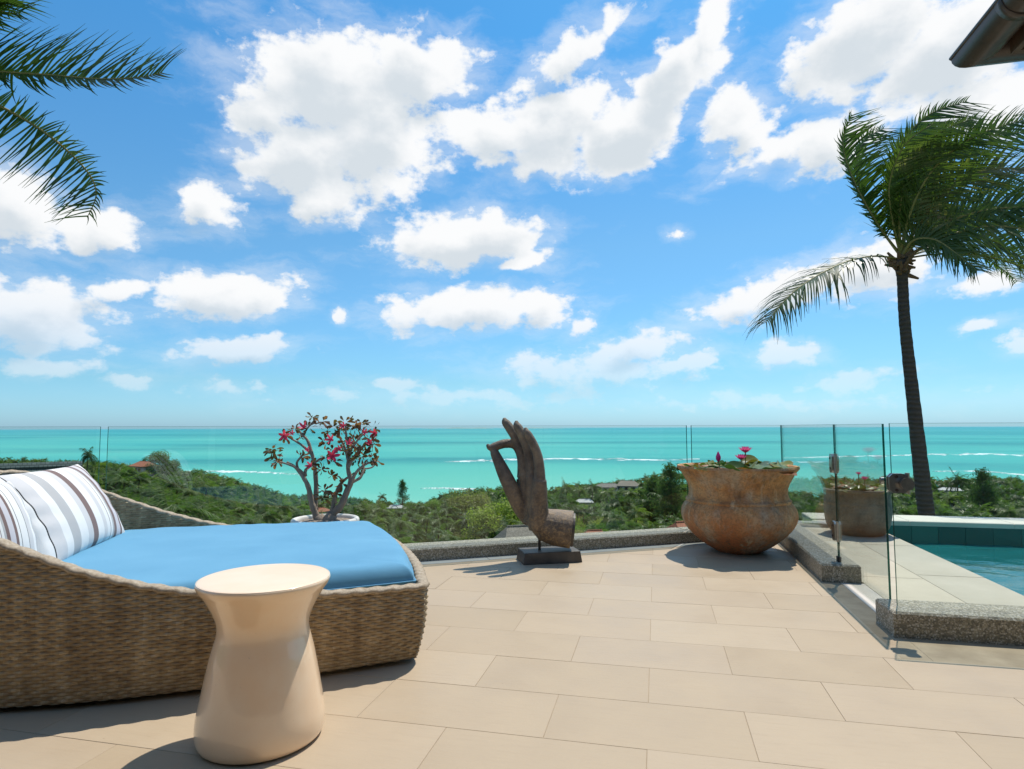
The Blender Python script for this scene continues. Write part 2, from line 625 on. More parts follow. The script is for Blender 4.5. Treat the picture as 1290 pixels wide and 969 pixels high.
def m_glass(name, tint, ior=1.5):
    b = NB(name)
    g = b.new('ShaderNodeNewGeometry')
    dt = b.new('ShaderNodeVectorMath', operation='DOT_PRODUCT')
    b.L.new(g.outputs['Incoming'], dt.inputs[0]); b.L.new(g.outputs['Normal'], dt.inputs[1])
    k = b.math('SUBTRACT', 1.0, b.math('ABSOLUTE', dt.outputs['Value']), clamp=True)
    fac = b.math('MULTIPLY_ADD', b.math('POWER', k, 5.0), 0.955, 0.035)
    tr = b.new('ShaderNodeBsdfTransparent'); tr.inputs[0].default_value = (*tint, 1)
    gl = b.new('ShaderNodeBsdfGlossy'); gl.inputs['Roughness'].default_value = 0.0
    mx = b.new('ShaderNodeMixShader')
    b.L.new(fac, mx.inputs[0]); b.L.new(tr.outputs[0], mx.inputs[1]); b.L.new(gl.outputs[0], mx.inputs[2])
    return b.done(mx.outputs[0])


def m_glass_edge():
    b = NB('glass_edge')
    tr = b.new('ShaderNodeBsdfTransparent'); tr.inputs[0].default_value = (0.30, 0.62, 0.56, 1)
    mx = b.new('ShaderNodeMixShader'); mx.inputs[0].default_value = 0.55
    b.L.new(tr.outputs[0], mx.inputs[1]); b.L.new(b.bsdf((0.012, 0.06, 0.052), 0.15, 0.6), mx.inputs[2])
    return b.done(mx.outputs[0])


def m_wicker():
    b = NB('wicker')
    uv = b.coord('UV')
    sp = b.new('ShaderNodeSeparateXYZ'); b.L.new(uv, sp.inputs[0])
    # uv.x = column number, uv.y = row number: each strand has its own tone
    row = b.math('FLOOR', sp.outputs[1])
    cb = b.new('ShaderNodeCombineXYZ'); b.L.new(row, cb.inputs[1]); b.L.new(b.math('FLOOR', sp.outputs[0]), cb.inputs[0])
    wn = b.new('ShaderNodeTexWhiteNoise', noise_dimensions='2D'); b.L.new(cb.outputs[0], wn.inputs['Vector'])
    st = b.new('ShaderNodeMapping'); b.L.new(uv, st.inputs[0]); st.inputs['Scale'].default_value = (0.09, 0.9, 1)
    run = b.noise(st.outputs[0], 1.0, 4, 0.6)
    colw = b.new('ShaderNodeMapping'); b.L.new(uv, colw.inputs[0]); colw.inputs['Scale'].default_value = (0.42, 0.018, 1)
    band = b.noise(colw.outputs[0], 1.0, 3, 0.6)
    f = b.math('ADD', b.math('MULTIPLY', run, 0.34), b.math('ADD', b.math('MULTIPLY', band, 0.52), b.math('MULTIPLY', wn.outputs['Value'], 0.14)))
    c = b.ramp(f, [(0.30, (0.20, 0.135, 0.07)), (0.45, (0.35, 0.25, 0.14)), (0.56, (0.49, 0.37, 0.22)), (0.68, (0.66, 0.53, 0.35))])
    # each strand is a bundle of fine fibres
    fib = b.math('SINE', b.math('MULTIPLY', sp.outputs[1], 12.566))
    c = b.mix(b.math('MULTIPLY_ADD', fib, 0.14, 0.14), c, (0.10, 0.068, 0.035))
    geo = b.pos()
    n2 = b.noise(geo, 120, 3)
    c = b.mix(b.math('MULTIPLY', n2, 0.3), c, (0.18, 0.125, 0.07))
    return b.done(b.bsdf(c, 0.5, 0.4, b.bump(fib, 0.35, 0.002)))


def m_fabric(name, c1, c2, weave=900):
    b = NB(name)
    p = b.coord('Object')
    n = b.noise(p, 2.2, 5)
    c = b.mix(b.ramp(n, [(0.3, (0, 0, 0)), (0.75, (1, 1, 1))]), c1, c2)
    st = b.new('ShaderNodeMapping'); b.L.new(p, st.inputs[0]); st.inputs['Scale'].default_value = (1, 14, 1)
    c = b.mix(b.math('MULTIPLY', b.noise(st.outputs[0], 24, 4, 0.7), 0.22), c, tuple(min(1, 1.5 * x + 0.05) for x in c2))
    wv = b.noise(p, weave, 2)
    return b.done(b.bsdf(c, 0.85, 0.2, b.bump(b.math('ADD', wv, b.math('MULTIPLY', b.noise(p, 9, 4), 2.0)), 0.25, 0.006), sheen=0.15))


def m_stripes(seed):
    b = NB('striped_fabric')
    uv = b.coord('UV')
    sp = b.new('ShaderNodeSeparateXYZ'); b.L.new(uv, sp.inputs[0])
    W_, G1, G2, BR, BK, LV = (0.80, 0.78, 0.76), (0.46, 0.45, 0.45), (0.62, 0.60, 0.60), (0.20, 0.135, 0.125), (0.02, 0.018, 0.02), (0.60, 0.57, 0.60)
    seq = [(0.0, W_), (0.06, BK), (0.068, G2), (0.16, W_), (0.22, G1), (0.30, W_), (0.38, G2), (0.44, BR), (0.50, W_), (0.58, G2), (0.63, W_), (0.68, BR), (0.69, W_), (0.72, G1), (0.75, BR), (0.79, LV), (0.86, BR), (0.90, W_), (0.94, BK), (0.946, W_)]
    u = sp.outputs[0] if seed == 0 else b.math('FRACT', b.math('ADD', sp.outputs[0], 0.37))
    c = b.ramp(u, seq[:30], 'CONSTANT')
    p = b.coord('Object')
    h = b.math('ADD', b.noise(p, 700, 2), b.math('MULTIPLY', b.noise(p, 14, 4), 2.5))
    return b.done(b.bsdf(c, 0.85, 0.2, b.bump(h, 0.3, 0.006), sheen=0.1))


def m_ceramic():
    b = NB('cream_glaze')
    p = b.coord('Object')
    n = b.noise(p, 4, 6, 0.6)
    c = b.mix(b.ramp(n, [(0.35, (0, 0, 0)), (0.7, (1, 1, 1))]), (0.90, 0.63, 0.40), (0.92, 0.71, 0.50))
    sp = b.noise(p, 120, 3)
    c = b.mix(b.ramp(sp, [(0.68, (0, 0, 0)), (0.78, (0.4, 0.4, 0.4))]), c, (0.45, 0.33, 0.2))
    sz = b.new('ShaderNodeSeparateXYZ'); b.L.new(p, sz.inputs[0])
    sh = b.bsdf(c, 0.38, 0.5, b.bump(b.noise(p, 5, 3), 0.05, 0.02), coat=1.0)
    worn = b.new('ShaderNodeMapRange'); b.L.new(sz.outputs[2], worn.inputs[0])
    worn.inputs[1].default_value, worn.inputs[2].default_value, worn.inputs[3].default_value, worn.inputs[4].default_value = 0.609, 0.6125, 0.025, 0.38
    b.L.new(worn.outputs[0], sh.node.inputs['Coat Roughness'])
    return b.done(sh)


def m_clay():
    b = NB('weathered_terracotta')
    p = b.coord('Object')
    n = b.noise(p, 4.2, 9, 0.72)
    c = b.ramp(n, [(0.28, (0.15, 0.08, 0.042)), (0.40, (0.42, 0.20, 0.082)), (0.52, (0.60, 0.31, 0.125)), (0.64, (0.72, 0.45, 0.22)), (0.78, (0.76, 0.58, 0.37))])
    sz = b.new('ShaderNodeSeparateXYZ'); b.L.new(p, sz.inputs[0])
    red = b.ramp(b.math('ADD', sz.outputs[2], b.math('MULTIPLY', b.noise(p, 2.1, 4), 0.35)), [(0.30, (0.9, 0.9, 0.9)), (0.66, (0, 0, 0))])
    c = b.mix(red, c, (0.56, 0.19, 0.075))
    # lime and algae runs down the belly
    st = b.new('ShaderNodeMapping'); b.L.new(p, st.inputs[0]); st.inputs['Scale'].default_value = (5.5, 5.5, 0.8)
    run = b.noise(st.outputs[0], 1.6, 6, 0.65)
    c = b.mix(b.ramp(run, [(0.57, (0, 0, 0)), (0.66, (0.8, 0.8, 0.8))]), c, (0.68, 0.52, 0.33))
    run2 = b.noise(st.outputs[0], 2.4, 5, 0.7)
    c = b.mix(b.ramp(run2, [(0.30, (0.85, 0.85, 0.85)), (0.45, (0, 0, 0))]), c, (0.12, 0.095, 0.06))
    gw = b.noise(p, 2.6, 8, 0.7)
    c = b.mix(b.ramp(gw, [(0.50, (0, 0, 0)), (0.64, (0.7,) * 3)]), c, (0.50, 0.44, 0.34))    # grey lime bloom
    fine = b.noise(p, 45, 5, 0.75)
    c = b.mix(b.ramp(fine, [(0.46, (0, 0, 0)), (0.68, (0.75, 0.75, 0.75))]), c, (0.22, 0.145, 0.08))
    h = b.math('ADD', b.math('MULTIPLY', n, 1.5), fine)
    return b.done(b.bsdf(c, 0.8, 0.3, b.bump(h, 0.8, 0.016)))


def m_bronze():
    b = NB('patinated_bronze')
    p = b.coord('Object')
    n = b.noise(p, 5.5, 8, 0.7)
    c = b.ramp(n, [(0.3, (0.060, 0.048, 0.038)), (0.46, (0.135, 0.102, 0.076)), (0.58, (0.215, 0.162, 0.115)), (0.74, (0.38, 0.285, 0.175))])
    f = b.noise(p, 40, 6, 0.75)
    sz = b.new('ShaderNodeSeparateXYZ'); b.L.new(p, sz.inputs[0])
    low = b.ramp(sz.outputs[2], [(0.25, (0.7, 0.7, 0.7)), (0.75, (0.1, 0.1, 0.1))])
    c = b.mix(b.math('MULTIPLY', b.ramp(f, [(0.48, (0, 0, 0)), (0.66, (1, 1, 1))]), low), c, (0.50, 0.33, 0.16))
    return b.done(b.bsdf(c, b.ramp(f, [(0.3, (0.42,) * 3), (0.7, (0.7,) * 3)]), 0.45, b.bump(b.math('ADD', f, n), 0.7, 0.014), metal=0.1))


def m_bark(name, c1, c2, ring=0.0):
    b = NB(name)
    p = b.coord('Object')
    n = b.noise(p, 9, 7, 0.7)
    c = b.mix(n, c1, c2)
    h = n
    if ring:
        sz = b.new('ShaderNodeSeparateXYZ'); b.L.new(p, sz.inputs[0])
        w = b.math('SINE', b.math('ADD', b.math('MULTIPLY', sz.outputs[2], ring), b.math('MULTIPLY', b.noise(p, 3.5, 4), 9.0)))
        h = b.math('ADD', b.math('MULTIPLY', w, 0.5), n)
        c = b.mix(b.ramp(w, [(0.0, (0.35,) * 3), (0.45, (0, 0, 0))]), c, tuple(0.55 * x for x in c1))
    return b.done(b.bsdf(c, 0.85, 0.25, b.bump(h, 0.6, 0.03)))


def m_sea():
    b = NB('sea_water')
    p = b.pos()
    a = b.pos((0.0011, 0.0028, 1))
    n1 = b.noise(a, 1.0, 5, 0.55)
    bp = b.pos((0.00015, 0.0006, 1))
    n2 = b.noise(bp, 1.0, 4, 0.5)
    f = b.math('ADD', b.math('MULTIPLY', n1, 0.5), b.math('MULTIPLY', n2, 0.5))
    ln = b.new('ShaderNodeVectorMath', operation='LENGTH'); b.L.new(p, ln.inputs[0])
    lg = b.math('LOGARITHM', ln.outputs['Value'], 10.0)
    wob = b.math('ADD', b.math('MULTIPLY_ADD', n1, 0.16, -0.08), b.math('MULTIPLY_ADD', n2, 0.5, -0.25))
    u = b.math('MULTIPLY_ADD', b.math('ADD', lg, wob), 0.5, -1.35)          # 500 m .. 50 km -> 0 .. 1
    c = b.ramp(u, [(0.0, (0.16, 0.47, 0.36)), (0.09, (0.10, 0.43, 0.335)), (0.15, (0.06, 0.385, 0.315)), (0.175, (0.015, 0.27, 0.26)), (0.20, (0.0, 0.215, 0.225)), (0.225, (0.035, 0.345, 0.31)),
                   (0.29, (0.065, 0.405, 0.35)), (0.33, (0.0, 0.21, 0.225)), (0.36, (0.035, 0.345, 0.325)), (0.45, (0.055, 0.375, 0.35)), (0.52, (0.008, 0.25, 0.275)), (0.60, (0.04, 0.33, 0.35)), (0.72, (0.02, 0.27, 0.32)), (1.0, (0.05, 0.31, 0.39))])
    c = b.mix(b.ramp(f, [(0.40, (0.65,) * 3), (0.50, (0, 0, 0))]), c, (0.0, 0.24, 0.235))
    c = b.mix(b.ramp(f, [(0.52, (0, 0, 0)), (0.64, (0.7,) * 3)]), c, (0.10, 0.44, 0.36))
    w = b.pos((0.02, 0.05, 1))
    ws = b.noise(w, 1.0, 6, 0.7)
    c = b.mix(b.math('MULTIPLY', b.ramp(ws, [(0.35, (0, 0, 0)), (0.7, (1, 1, 1))]), 0.25), c, (0.08, 0.43, 0.35))
    c = b.mix(1.0, c, (0.90, 0.99, 1.0), 'MULTIPLY')
    return b.done(b.bsdf(c, 0.4, 0.06, b.bump(b.noise(b.pos((0.15, 0.3, 1)), 1.0, 5), 0.35, 0.6)))


def m_land():
    b = NB('undergrowth_soil')
    p = b.pos()
    n = b.noise(p, 0.12, 7, 0.65)
    c = b.ramp(n, [(0.35, (0.03, 0.05, 0.014)), (0.5, (0.055, 0.085, 0.022)), (0.62, (0.11, 0.12, 0.035)), (0.75, (0.20, 0.15, 0.085))])
    sz = b.new('ShaderNodeSeparateXYZ'); b.L.new(p, sz.inputs[0])
    sand = b.ramp(b.math('MULTIPLY_ADD', sz.outputs[2], 0.1, 5.5), [(0.10, (1, 1, 1)), (0.2, (0, 0, 0))])   # the beach, z -54.5 .. -53
    c = b.mix(sand, c, (0.55, 0.47, 0.34))
    return b.done(b.bsdf(c, 0.9, 0.1))


def m_foam():
    b = NB('sea_foam')
    n = b.noise(b.pos((0.02, 0.02, 0.02)), 1.0, 6, 0.7)
    tr = b.new('ShaderNodeBsdfTransparent')
    mx = b.new('ShaderNodeMixShader')
    b.L.new(b.ramp(n, [(0.40, (0, 0, 0)), (0.56, (1, 1, 1))]), mx.inputs[0])
    b.L.new(tr.outputs[0], mx.inputs[1]); b.L.new(b.bsdf((0.72, 0.80, 0.80), 0.8, 0.2), mx.inputs[2])
    return b.done(mx.outputs[0])


def m_pool_water():
    b = NB('pool_water')
    p = b.pos((1.0, 1.6, 1.0))
    h = b.math('ADD', b.noise(p, 3.5, 3), b.math('MULTIPLY', b.noise(p, 11, 2), 0.4))
    nm = b.bump(h, 0.14, 0.05)
    fr = b.new('ShaderNodeFresnel'); fr.inputs[0].default_value = 1.33; b.L.new(nm, fr.inputs['Normal'])
    tr0 = b.new('ShaderNodeBsdfTransparent'); tr0.inputs[0].default_value = (0.72, 0.97, 0.97, 1)
    tr = b.new('ShaderNodeMixShader'); tr.inputs[0].default_value = 0.36     # scattering body of the water
    b.L.new(tr0.outputs[0], tr.inputs[1]); b.L.new(b.bsdf((0.03, 0.33, 0.35), 1.0, 0.0, nm), tr.inputs[2])
    gl = b.new('ShaderNodeBsdfGlossy'); gl.inputs['Roughness'].default_value = 0.02; b.L.new(nm, gl.inputs['Normal'])
    mx = b.new('ShaderNodeMixShader')
    b.L.new(fr.outputs[0], mx.inputs[0]); b.L.new(tr.outputs[0], mx.inputs[1]); b.L.new(gl.outputs[0], mx.inputs[2])
    return b.done(mx.outputs[0])


def m_pool_tile():
    b = NB('green_pool_tile')
    rn = b.rnd()
    p = b.pos()
    c = b.ramp(b.math('ADD', b.math('MULTIPLY', rn, 0.6), b.math('MULTIPLY', b.noise(p, 4, 5), 0.4)), [(0.1, (0.012, 0.075, 0.07)), (0.5, (0.018, 0.12, 0.10)), (0.9, (0.03, 0.17, 0.14))])
    return b.done(b.bsdf(c, 0.35, 0.5, b.bump(b.noise(p, 30, 4), 0.2, 0.004)))


def m_roof(name, c1, c2, sc=3.0):
    b = NB(name)
    p = b.coord('Object')
    br = b.new('ShaderNodeTexBrick')
    b.L.new(p, br.inputs['Vector'])
    br.inputs['Scale'].default_value = sc
    br.inputs['Color1'].default_value = (*c1, 1); br.inputs['Color2'].default_value = (*c2, 1)
    br.inputs['Mortar'].default_value = (*[0.5 * x for x in c1], 1)
    br.inputs['Mortar Size'].default_value = 0.04
    c = b.mix(b.math('MULTIPLY', b.noise(p, 0.8, 6, 0.7), 0.6), br.outputs[0], tuple(0.55 * x for x in c1))
    return b.done(b.bsdf(c, 0.8, 0.3))


T = dict(
    tile=m_tile(), pebble=m_pebble(),
    grout=plain('grout', (0.31, 0.24, 0.165), (0.43, 0.34, 0.24), 7, 0.9, 0.2, kind='Object'),
    grey_stone=m_concrete('grey_strip_stone', (0.155, 0.16, 0.155), (0.23, 0.235, 0.225)),
    edge_stone=m_concrete('edge_strip_stone', (0.33, 0.33, 0.315), (0.42, 0.42, 0.40)),
    pale_stone=m_concrete('pale_threshold_stone', (0.56, 0.50, 0.44), (0.66, 0.60, 0.53)),
    deck_a=m_concrete('pool_deck_concrete', (0.48, 0.42, 0.325), (0.55, 0.485, 0.38)),
    deck_b=m_concrete('pool_coping_concrete', (0.43, 0.385, 0.305), (0.49, 0.44, 0.355)),
    coping=m_concrete('far_coping_concrete', (0.60, 0.56, 0.47), (0.68, 0.64, 0.54)),
    glass=m_glass('fence_glass', (0.955, 0.988, 0.978)),
    glass_edge=m_glass_edge(),
    steel=plain('brushed_steel', (0.42, 0.41, 0.39), (0.30, 0.29, 0.28), 30, 0.28, 0.5, metal=1.0),
    rubber=plain('black_rubber', (0.02, 0.02, 0.02), None, 1, 0.6, 0.3),
    wicker=m_wicker(),
    rim=plain('wicker_binding', (0.27, 0.20, 0.13), (0.46, 0.38, 0.28), 70, 0.55, 0.3, bump=(160, 0.5, 0.004)),
    blue=m_fabric('blue_canvas', (0.088, 0.27, 0.43), (0.125, 0.33, 0.495)),
    stripe_a=m_stripes(0), stripe_b=m_stripes(1),
    ceramic=m_ceramic(), clay=m_clay(), bronze=m_bronze(),
    plinth=plain('dark_stone_plinth', (0.045, 0.038, 0.033), (0.11, 0.092, 0.075), 8, 0.5, 0.4, bump=(50, 0.4, 0.006)),
    iron=plain('black_iron', (0.02, 0.018, 0.016), (0.05, 0.04, 0.035), 30, 0.5, 0.4),
    white_pot=plain('white_glazed_pot', (0.62, 0.60, 0.55), (0.74, 0.72, 0.68), 7, 0.4, 0.4, bump=(20, 0.2, 0.01)),
    soil=plain('potting_gravel', (0.12, 0.09, 0.07), (0.4, 0.34, 0.28), 60, 0.9, 0.2, bump=(60, 0.9, 0.02)),
    grey_pot=None,
    adenium_bark=m_bark('adenium_bark', (0.20, 0.155, 0.12), (0.36, 0.30, 0.245)),
    palm_bark=m_bark('palm_bark', (0.075, 0.058, 0.046), (0.15, 0.118, 0.092), 70.0),
    tree_bark=m_bark('tree_bark', (0.07, 0.05, 0.035), (0.16, 0.12, 0.09)),
    adenium_leaf=leafmat('adenium_leaf', [(0.2, (0.04, 0.05, 0.018)), (0.42, (0.12, 0.085, 0.035)), (0.55, (0.26, 0.10, 0.05)), (0.75, (0.34, 0.16, 0.075))], 0.4, nscale=9, jit=0.1),
    flower=leafmat('magenta_petal', [(0.2, (0.62, 0.025, 0.10)), (0.8, (0.86, 0.10, 0.22))], 0.3, nscale=20, jit=0.2),
    lotus=leafmat('lotus_petal', [(0.2, (0.52, 0.04, 0.30)), (0.8, (0.72, 0.12, 0.42))], 0.35, nscale=20, jit=0.2),
    stamen=plain('yellow_stamen', (0.75, 0.5, 0.06), None, 1, 0.6, 0.3),
    pad=leafmat('lily_pad', [(0.15, (0.03, 0.07, 0.015)), (0.4, (0.07, 0.14, 0.03)), (0.6, (0.20, 0.22, 0.05)), (0.78, (0.30, 0.13, 0.05)), (0.9, (0.16, 0.05, 0.03))], 0.2, nscale=7, jit=0.75, rough=0.3),
    palm_leaf=leafmat('palm_leaflet', [(0.2, (0.028, 0.055, 0.011)), (0.5, (0.07, 0.12, 0.02)), (0.64, (0.125, 0.165, 0.034)), (0.78, (0.32, 0.25, 0.14))], 0.42, nscale=1.8, rough=0.36, spec=0.55, jit=0.3),
    rachis=plain('frond_rib', (0.17, 0.17, 0.04), (0.30, 0.24, 0.07), 4, 0.5, 0.4),
    dry=plain('dry_palm_fibre', (0.16, 0.09, 0.045), (0.28, 0.17, 0.09), 18, 0.9, 0.2, bump=(40, 0.8, 0.03)),
    sea=m_sea(), land=m_land(),
    foam=m_foam(),
    pool_water=m_pool_water(), pool_tile=m_pool_tile(),
    pool_floor=plain('pool_floor', (0.12, 0.46, 0.46), (0.19, 0.55, 0.55), 3, 0.6, 0.3),
    bowl_water=plain('dark_water', (0.015, 0.02, 0.012), None, 1, 0.05, 0.5),
    gutter=plain('brown_gutter', (0.042, 0.034, 0.030), (0.07, 0.055, 0.047), 5, 0.33, 0.5, bump=(25, 0.1, 0.004)),
    soffit=plain('dark_soffit_timber', (0.06, 0.036, 0.022), (0.10, 0.062, 0.038), 8, 0.55, 0.4, bump=(30, 0.3, 0.005)),
    wall=plain('cream_render', (0.62, 0.55, 0.45), (0.68, 0.61, 0.51), 2, 0.85, 0.2, bump=(60, 0.2, 0.004)),
    door_glass=plain('dark_window_glass', (0.02, 0.025, 0.025), None, 1, 0.05, 0.6),
    slate=m_roof('slate_shingle', (0.13, 0.165, 0.15), (0.21, 0.245, 0.225), 4.5),
    red_roof=m_roof('red_roof_tile', (0.42, 0.145, 0.075), (0.52, 0.21, 0.12), 1.2),
    grey_roof=m_roof('grey_roof_tile', (0.20, 0.185, 0.165), (0.30, 0.275, 0.24), 1.0),
    thatch=plain('thatch', (0.17, 0.145, 0.115), (0.32, 0.28, 0.23), 5, 0.95, 0.1, bump=(8, 0.8, 0.1)),
    house_wall=plain('house_render', (0.36, 0.345, 0.31), (0.45, 0.435, 0.40), 0.6, 0.9, 0.1),
    house_glass=plain('house_glass', (0.03, 0.04, 0.045), None, 1, 0.1, 0.5),
    white_roof=plain('white_roof_sheet', (0.36, 0.355, 0.34), (0.46, 0.455, 0.44), 0.5, 0.6, 0.3),
)


def m_greypot():
    b = NB('lichen_clay')
    p = b.coord('Object')
    n = b.noise(p, 5, 8, 0.7)
    c = b.ramp(n, [(0.3, (0.07, 0.06, 0.045)), (0.5, (0.19, 0.165, 0.125)), (0.7, (0.33, 0.29, 0.225))])
    sz = b.new('ShaderNodeSeparateXYZ'); b.L.new(p, sz.inputs[0])
    c = b.mix(b.ramp(sz.outputs[2], [(0.0, (0.7, 0.7, 0.7)), (0.16, (0, 0, 0))]), c, (0.24, 0.11, 0.06))
    f = b.noise(p, 50, 5, 0.75)
    c = b.mix(b.ramp(f, [(0.5, (0, 0, 0)), (0.75, (0.6, 0.6, 0.6))]), c, (0.08, 0.07, 0.05))
    return b.done(b.bsdf(c, 0.85, 0.25, b.bump(f, 0.5, 0.01)))


T['grey_pot'] = m_greypot()
CROWN = {
    'dark': leafmat('crown_dark', [(0.2, (0.032, 0.072, 0.017)), (0.5, (0.065, 0.128, 0.029)), (0.8, (0.123, 0.196, 0.046))], 0.5, nscale=0.35, jit=0.45, spec=0.15),
    'mid': leafmat('crown_mid', [(0.2, (0.061, 0.128, 0.022)), (0.5, (0.109, 0.203, 0.035)), (0.8, (0.189, 0.290, 0.058))], 0.5, nscale=0.35, jit=0.5, spec=0.15),
    'lime': leafmat('crown_lime', [(0.2, (0.123, 0.174, 0.026)), (0.5, (0.210, 0.268, 0.043)), (0.8, (0.334, 0.362, 0.087))], 0.5, nscale=0.35, jit=0.5, spec=0.15),
    'olive': leafmat('crown_olive', [(0.2, (0.116, 0.133, 0.046)), (0.5, (0.189, 0.200, 0.072)), (0.8, (0.304, 0.275, 0.123))], 0.5, nscale=0.35, jit=0.5, spec=0.15),
    'palm': leafmat('far_palm', [(0.2, (0.046, 0.087, 0.020)), (0.5, (0.090, 0.152, 0.035)), (0.8, (0.181, 0.225, 0.061))], 0.5, nscale=0.5, jit=0.5, rough=0.42, spec=0.28),
    'pine': leafmat('casuarina', [(0.2, (0.043, 0.087, 0.032)), (0.5, (0.080, 0.133, 0.051)), (0.8, (0.145, 0.189, 0.080))], 0.5, nscale=0.5, jit=0.3, spec=0.15),
}

# ================================================================== LAND AND SEA
SEA_Z = -54.0
_AZ_OF = lambda px: math.degrees(math.atan((px - 645) / 785.0)) - 13.0
SHORE_AZ = np.array([-180, -75, -53, -48, -44, -39, -36, -33, -28.5, -24.5, -20.5, -16, -10, -4.7, 2.2, 11, 17, 22, 27, 40, 60, 80, 180.])
SHORE_D = np.array([1500, 1400, 1180, 1050, 900, 690, 590, 530, 490, 465, 435, 470, 520, 560, 600, 640, 655, 690, 660, 640, 900, 1400, 1500.])
BD = np.array([0, 9, 15, 30, 60, 100, 200, 350, 450, 520, 1600.])
BZ = np.array([-4, -5, -7.5, -13, -19.5, -26, -38.5, -48.5, -51.5, -52.6, -52.8])


def ground(x, y):
    x = np.asarray(x, float); y = np.asarray(y, float)
    d = np.hypot(x, y); az = np.degrees(np.arctan2(x, y))
    z = np.interp(d, BD, BZ)
    z = z + 23 * np.exp(-((d - 380) / 115) ** 2) * np.exp(-((az + 44.5) / 7.5) ** 2)
    z = z + 1.4 * np.sin(x * 0.031 + 1.3) * np.sin(y * 0.027) * np.clip((d - 30) / 100, 0, 1) * np.clip((520 - d) / 150, 0, 1)
    ds = np.interp(az, SHORE_AZ, SHORE_D)
    shore = SEA_Z + np.clip((ds - d) / 40 * 1.5, -6, 60)
    z = np.minimum(z, shore)
    back = np.clip((np.abs(az + 13) - 70) / 40, 0, 1)
    back = back * back * (3 - 2 * back)
    return z * (1 - back) + (-3.5 + 0.12 * d) * back


def build_land():
    ra = np.concatenate([np.linspace(-180, -66, 20, endpoint=False), np.linspace(-66, 40, 150, endpoint=False), np.linspace(40, 180, 24)])
    rd = np.concatenate([[0.01, 6, 9, 12], np.geomspace(15, 1700, 150)])
    A, D = np.meshgrid(np.radians(ra), rd, indexing='ij')
    X, Y = np.sin(A) * D, np.cos(A) * D
    Z = ground(X, Y)
    V = np.stack([X, Y, Z], -1).reshape(-1, 3)
    na, nd = len(ra), len(rd)
    i, j = np.meshgrid(np.arange(na - 1), np.arange(nd - 1), indexing='ij')
    k = (i * nd + j).ravel()
    F = np.stack([k, k + 1, k + nd + 1, k + nd], -1)[:, ::-1]
    o = link('hillside_ground', np_mesh('hillside_ground', V, F[:, ::-1], T['land'], smooth=True))
    tag(o, 'wooded hillside falling from the terrace to the beach', 'hillside', kind='structure')
    # the sea: one sheet to the horizon
    ra = np.linspace(-180, 180, 97)
    rd = np.concatenate([[60], np.geomspace(200, 60000, 60)])
    A, D = np.meshgrid(np.radians(ra), rd, indexing='ij')
    V = np.stack([np.sin(A) * D, np.cos(A) * D, np.full_like(D, SEA_Z)], -1).reshape(-1, 3)
    na, nd = len(ra), len(rd)
    i, j = np.meshgrid(np.arange(na - 1), np.arange(nd - 1), indexing='ij')
    k = (i * nd + j).ravel()
    o = link('sea', np_mesh('sea', V, np.stack([k, k + nd, k + nd + 1, k + 1], -1), T['sea'], smooth=True))
    tag(o, 'turquoise shallow sea reaching to the horizon', 'sea', kind='structure')
    # low island on the horizon
    m = MB()
    pts = []
    for q in range(40):
        a = R(-26 + q * 0.5); h = 30 * (math.sin(q * 0.45) * 0.5 + 0.7 + 0.4 * math.sin(q * 1.3)) * math.sin(math.pi * q / 39)
        pts.append((a, max(h, 0)))
    for (a, h), (a2, h2) in zip(pts[:-1], pts[1:]):
        b0 = len(m.v)
        for aa, hh in ((a, h), (a2, h2)):
            s, c = math.sin(aa), math.cos(aa)
            m.v += [(s * 30000, c * 30000, SEA_Z - 3), (s * 30800, c * 30800, SEA_Z + hh * 1.6), (s * 31600, c * 31600, SEA_Z - 3)]
        m.f += [(b0, b0 + 3, b0 + 4, b0 + 1), (b0 + 1, b0 + 4, b0 + 5, b0 + 2)]
        m.m += [0, 0]
    o = m.build('island', plain('far_island', (0.20, 0.30, 0.30), (0.26, 0.35, 0.34), 0.001, 0.9, 0.1))
    tag(o, 'low island on the horizon', 'island', kind='structure')


build_land()


def surf(name, label, pts, seed):
    """a line of breaking water lying on the sea: pts = (azimuth, distance, half depth)"""
    r = np.random.default_rng(seed)
    P = []
    n = 90
    t = np.linspace(0, len(pts) - 1, n)
    k = np.arange(len(pts))
    az = np.interp(t, k, [p[0] for p in pts]); d = np.interp(t, k, [p[1] for p in pts]); w = np.interp(t, k, [p[2] for p in pts])
    j1 = np.convolve(r.normal(size=n + 8), np.ones(5) / 5, 'same')[4:-4]
    j2 = np.convolve(r.normal(size=n + 8), np.ones(3) / 3, 'same')[4:-4]
    ends = np.clip(np.minimum(np.arange(n), n - 1 - np.arange(n)) / 6, 0.05, 1)
    wi = np.abs(0.62 * w * (0.75 + 0.9 * j2)) * ends
    d = d + j1 * w * 0.5
    V, F = [], []
    for i in range(n):
        s, c = math.sin(R(az[i])), math.cos(R(az[i]))
        for q, dz in ((-1, 0.05), (-0.2, 1.3), (1, 0.05)):
            V.append((s * (d[i] + q * wi[i]), c * (d[i] + q * wi[i]), SEA_Z + dz))
        if i:
            b0 = (i - 1) * 3
            F += [(b0, b0 + 3, b0 + 4, b0 + 1), (b0 + 1, b0 + 4, b0 + 5, b0 + 2)]
    o = link(name, np_mesh(name, V, np.array(F), T['foam'], smooth=True))
    tag(o, label, 'surf', kind='stuff')


def _sd(y):
    return 55.2 / ((y - 538.5) / 785.0)


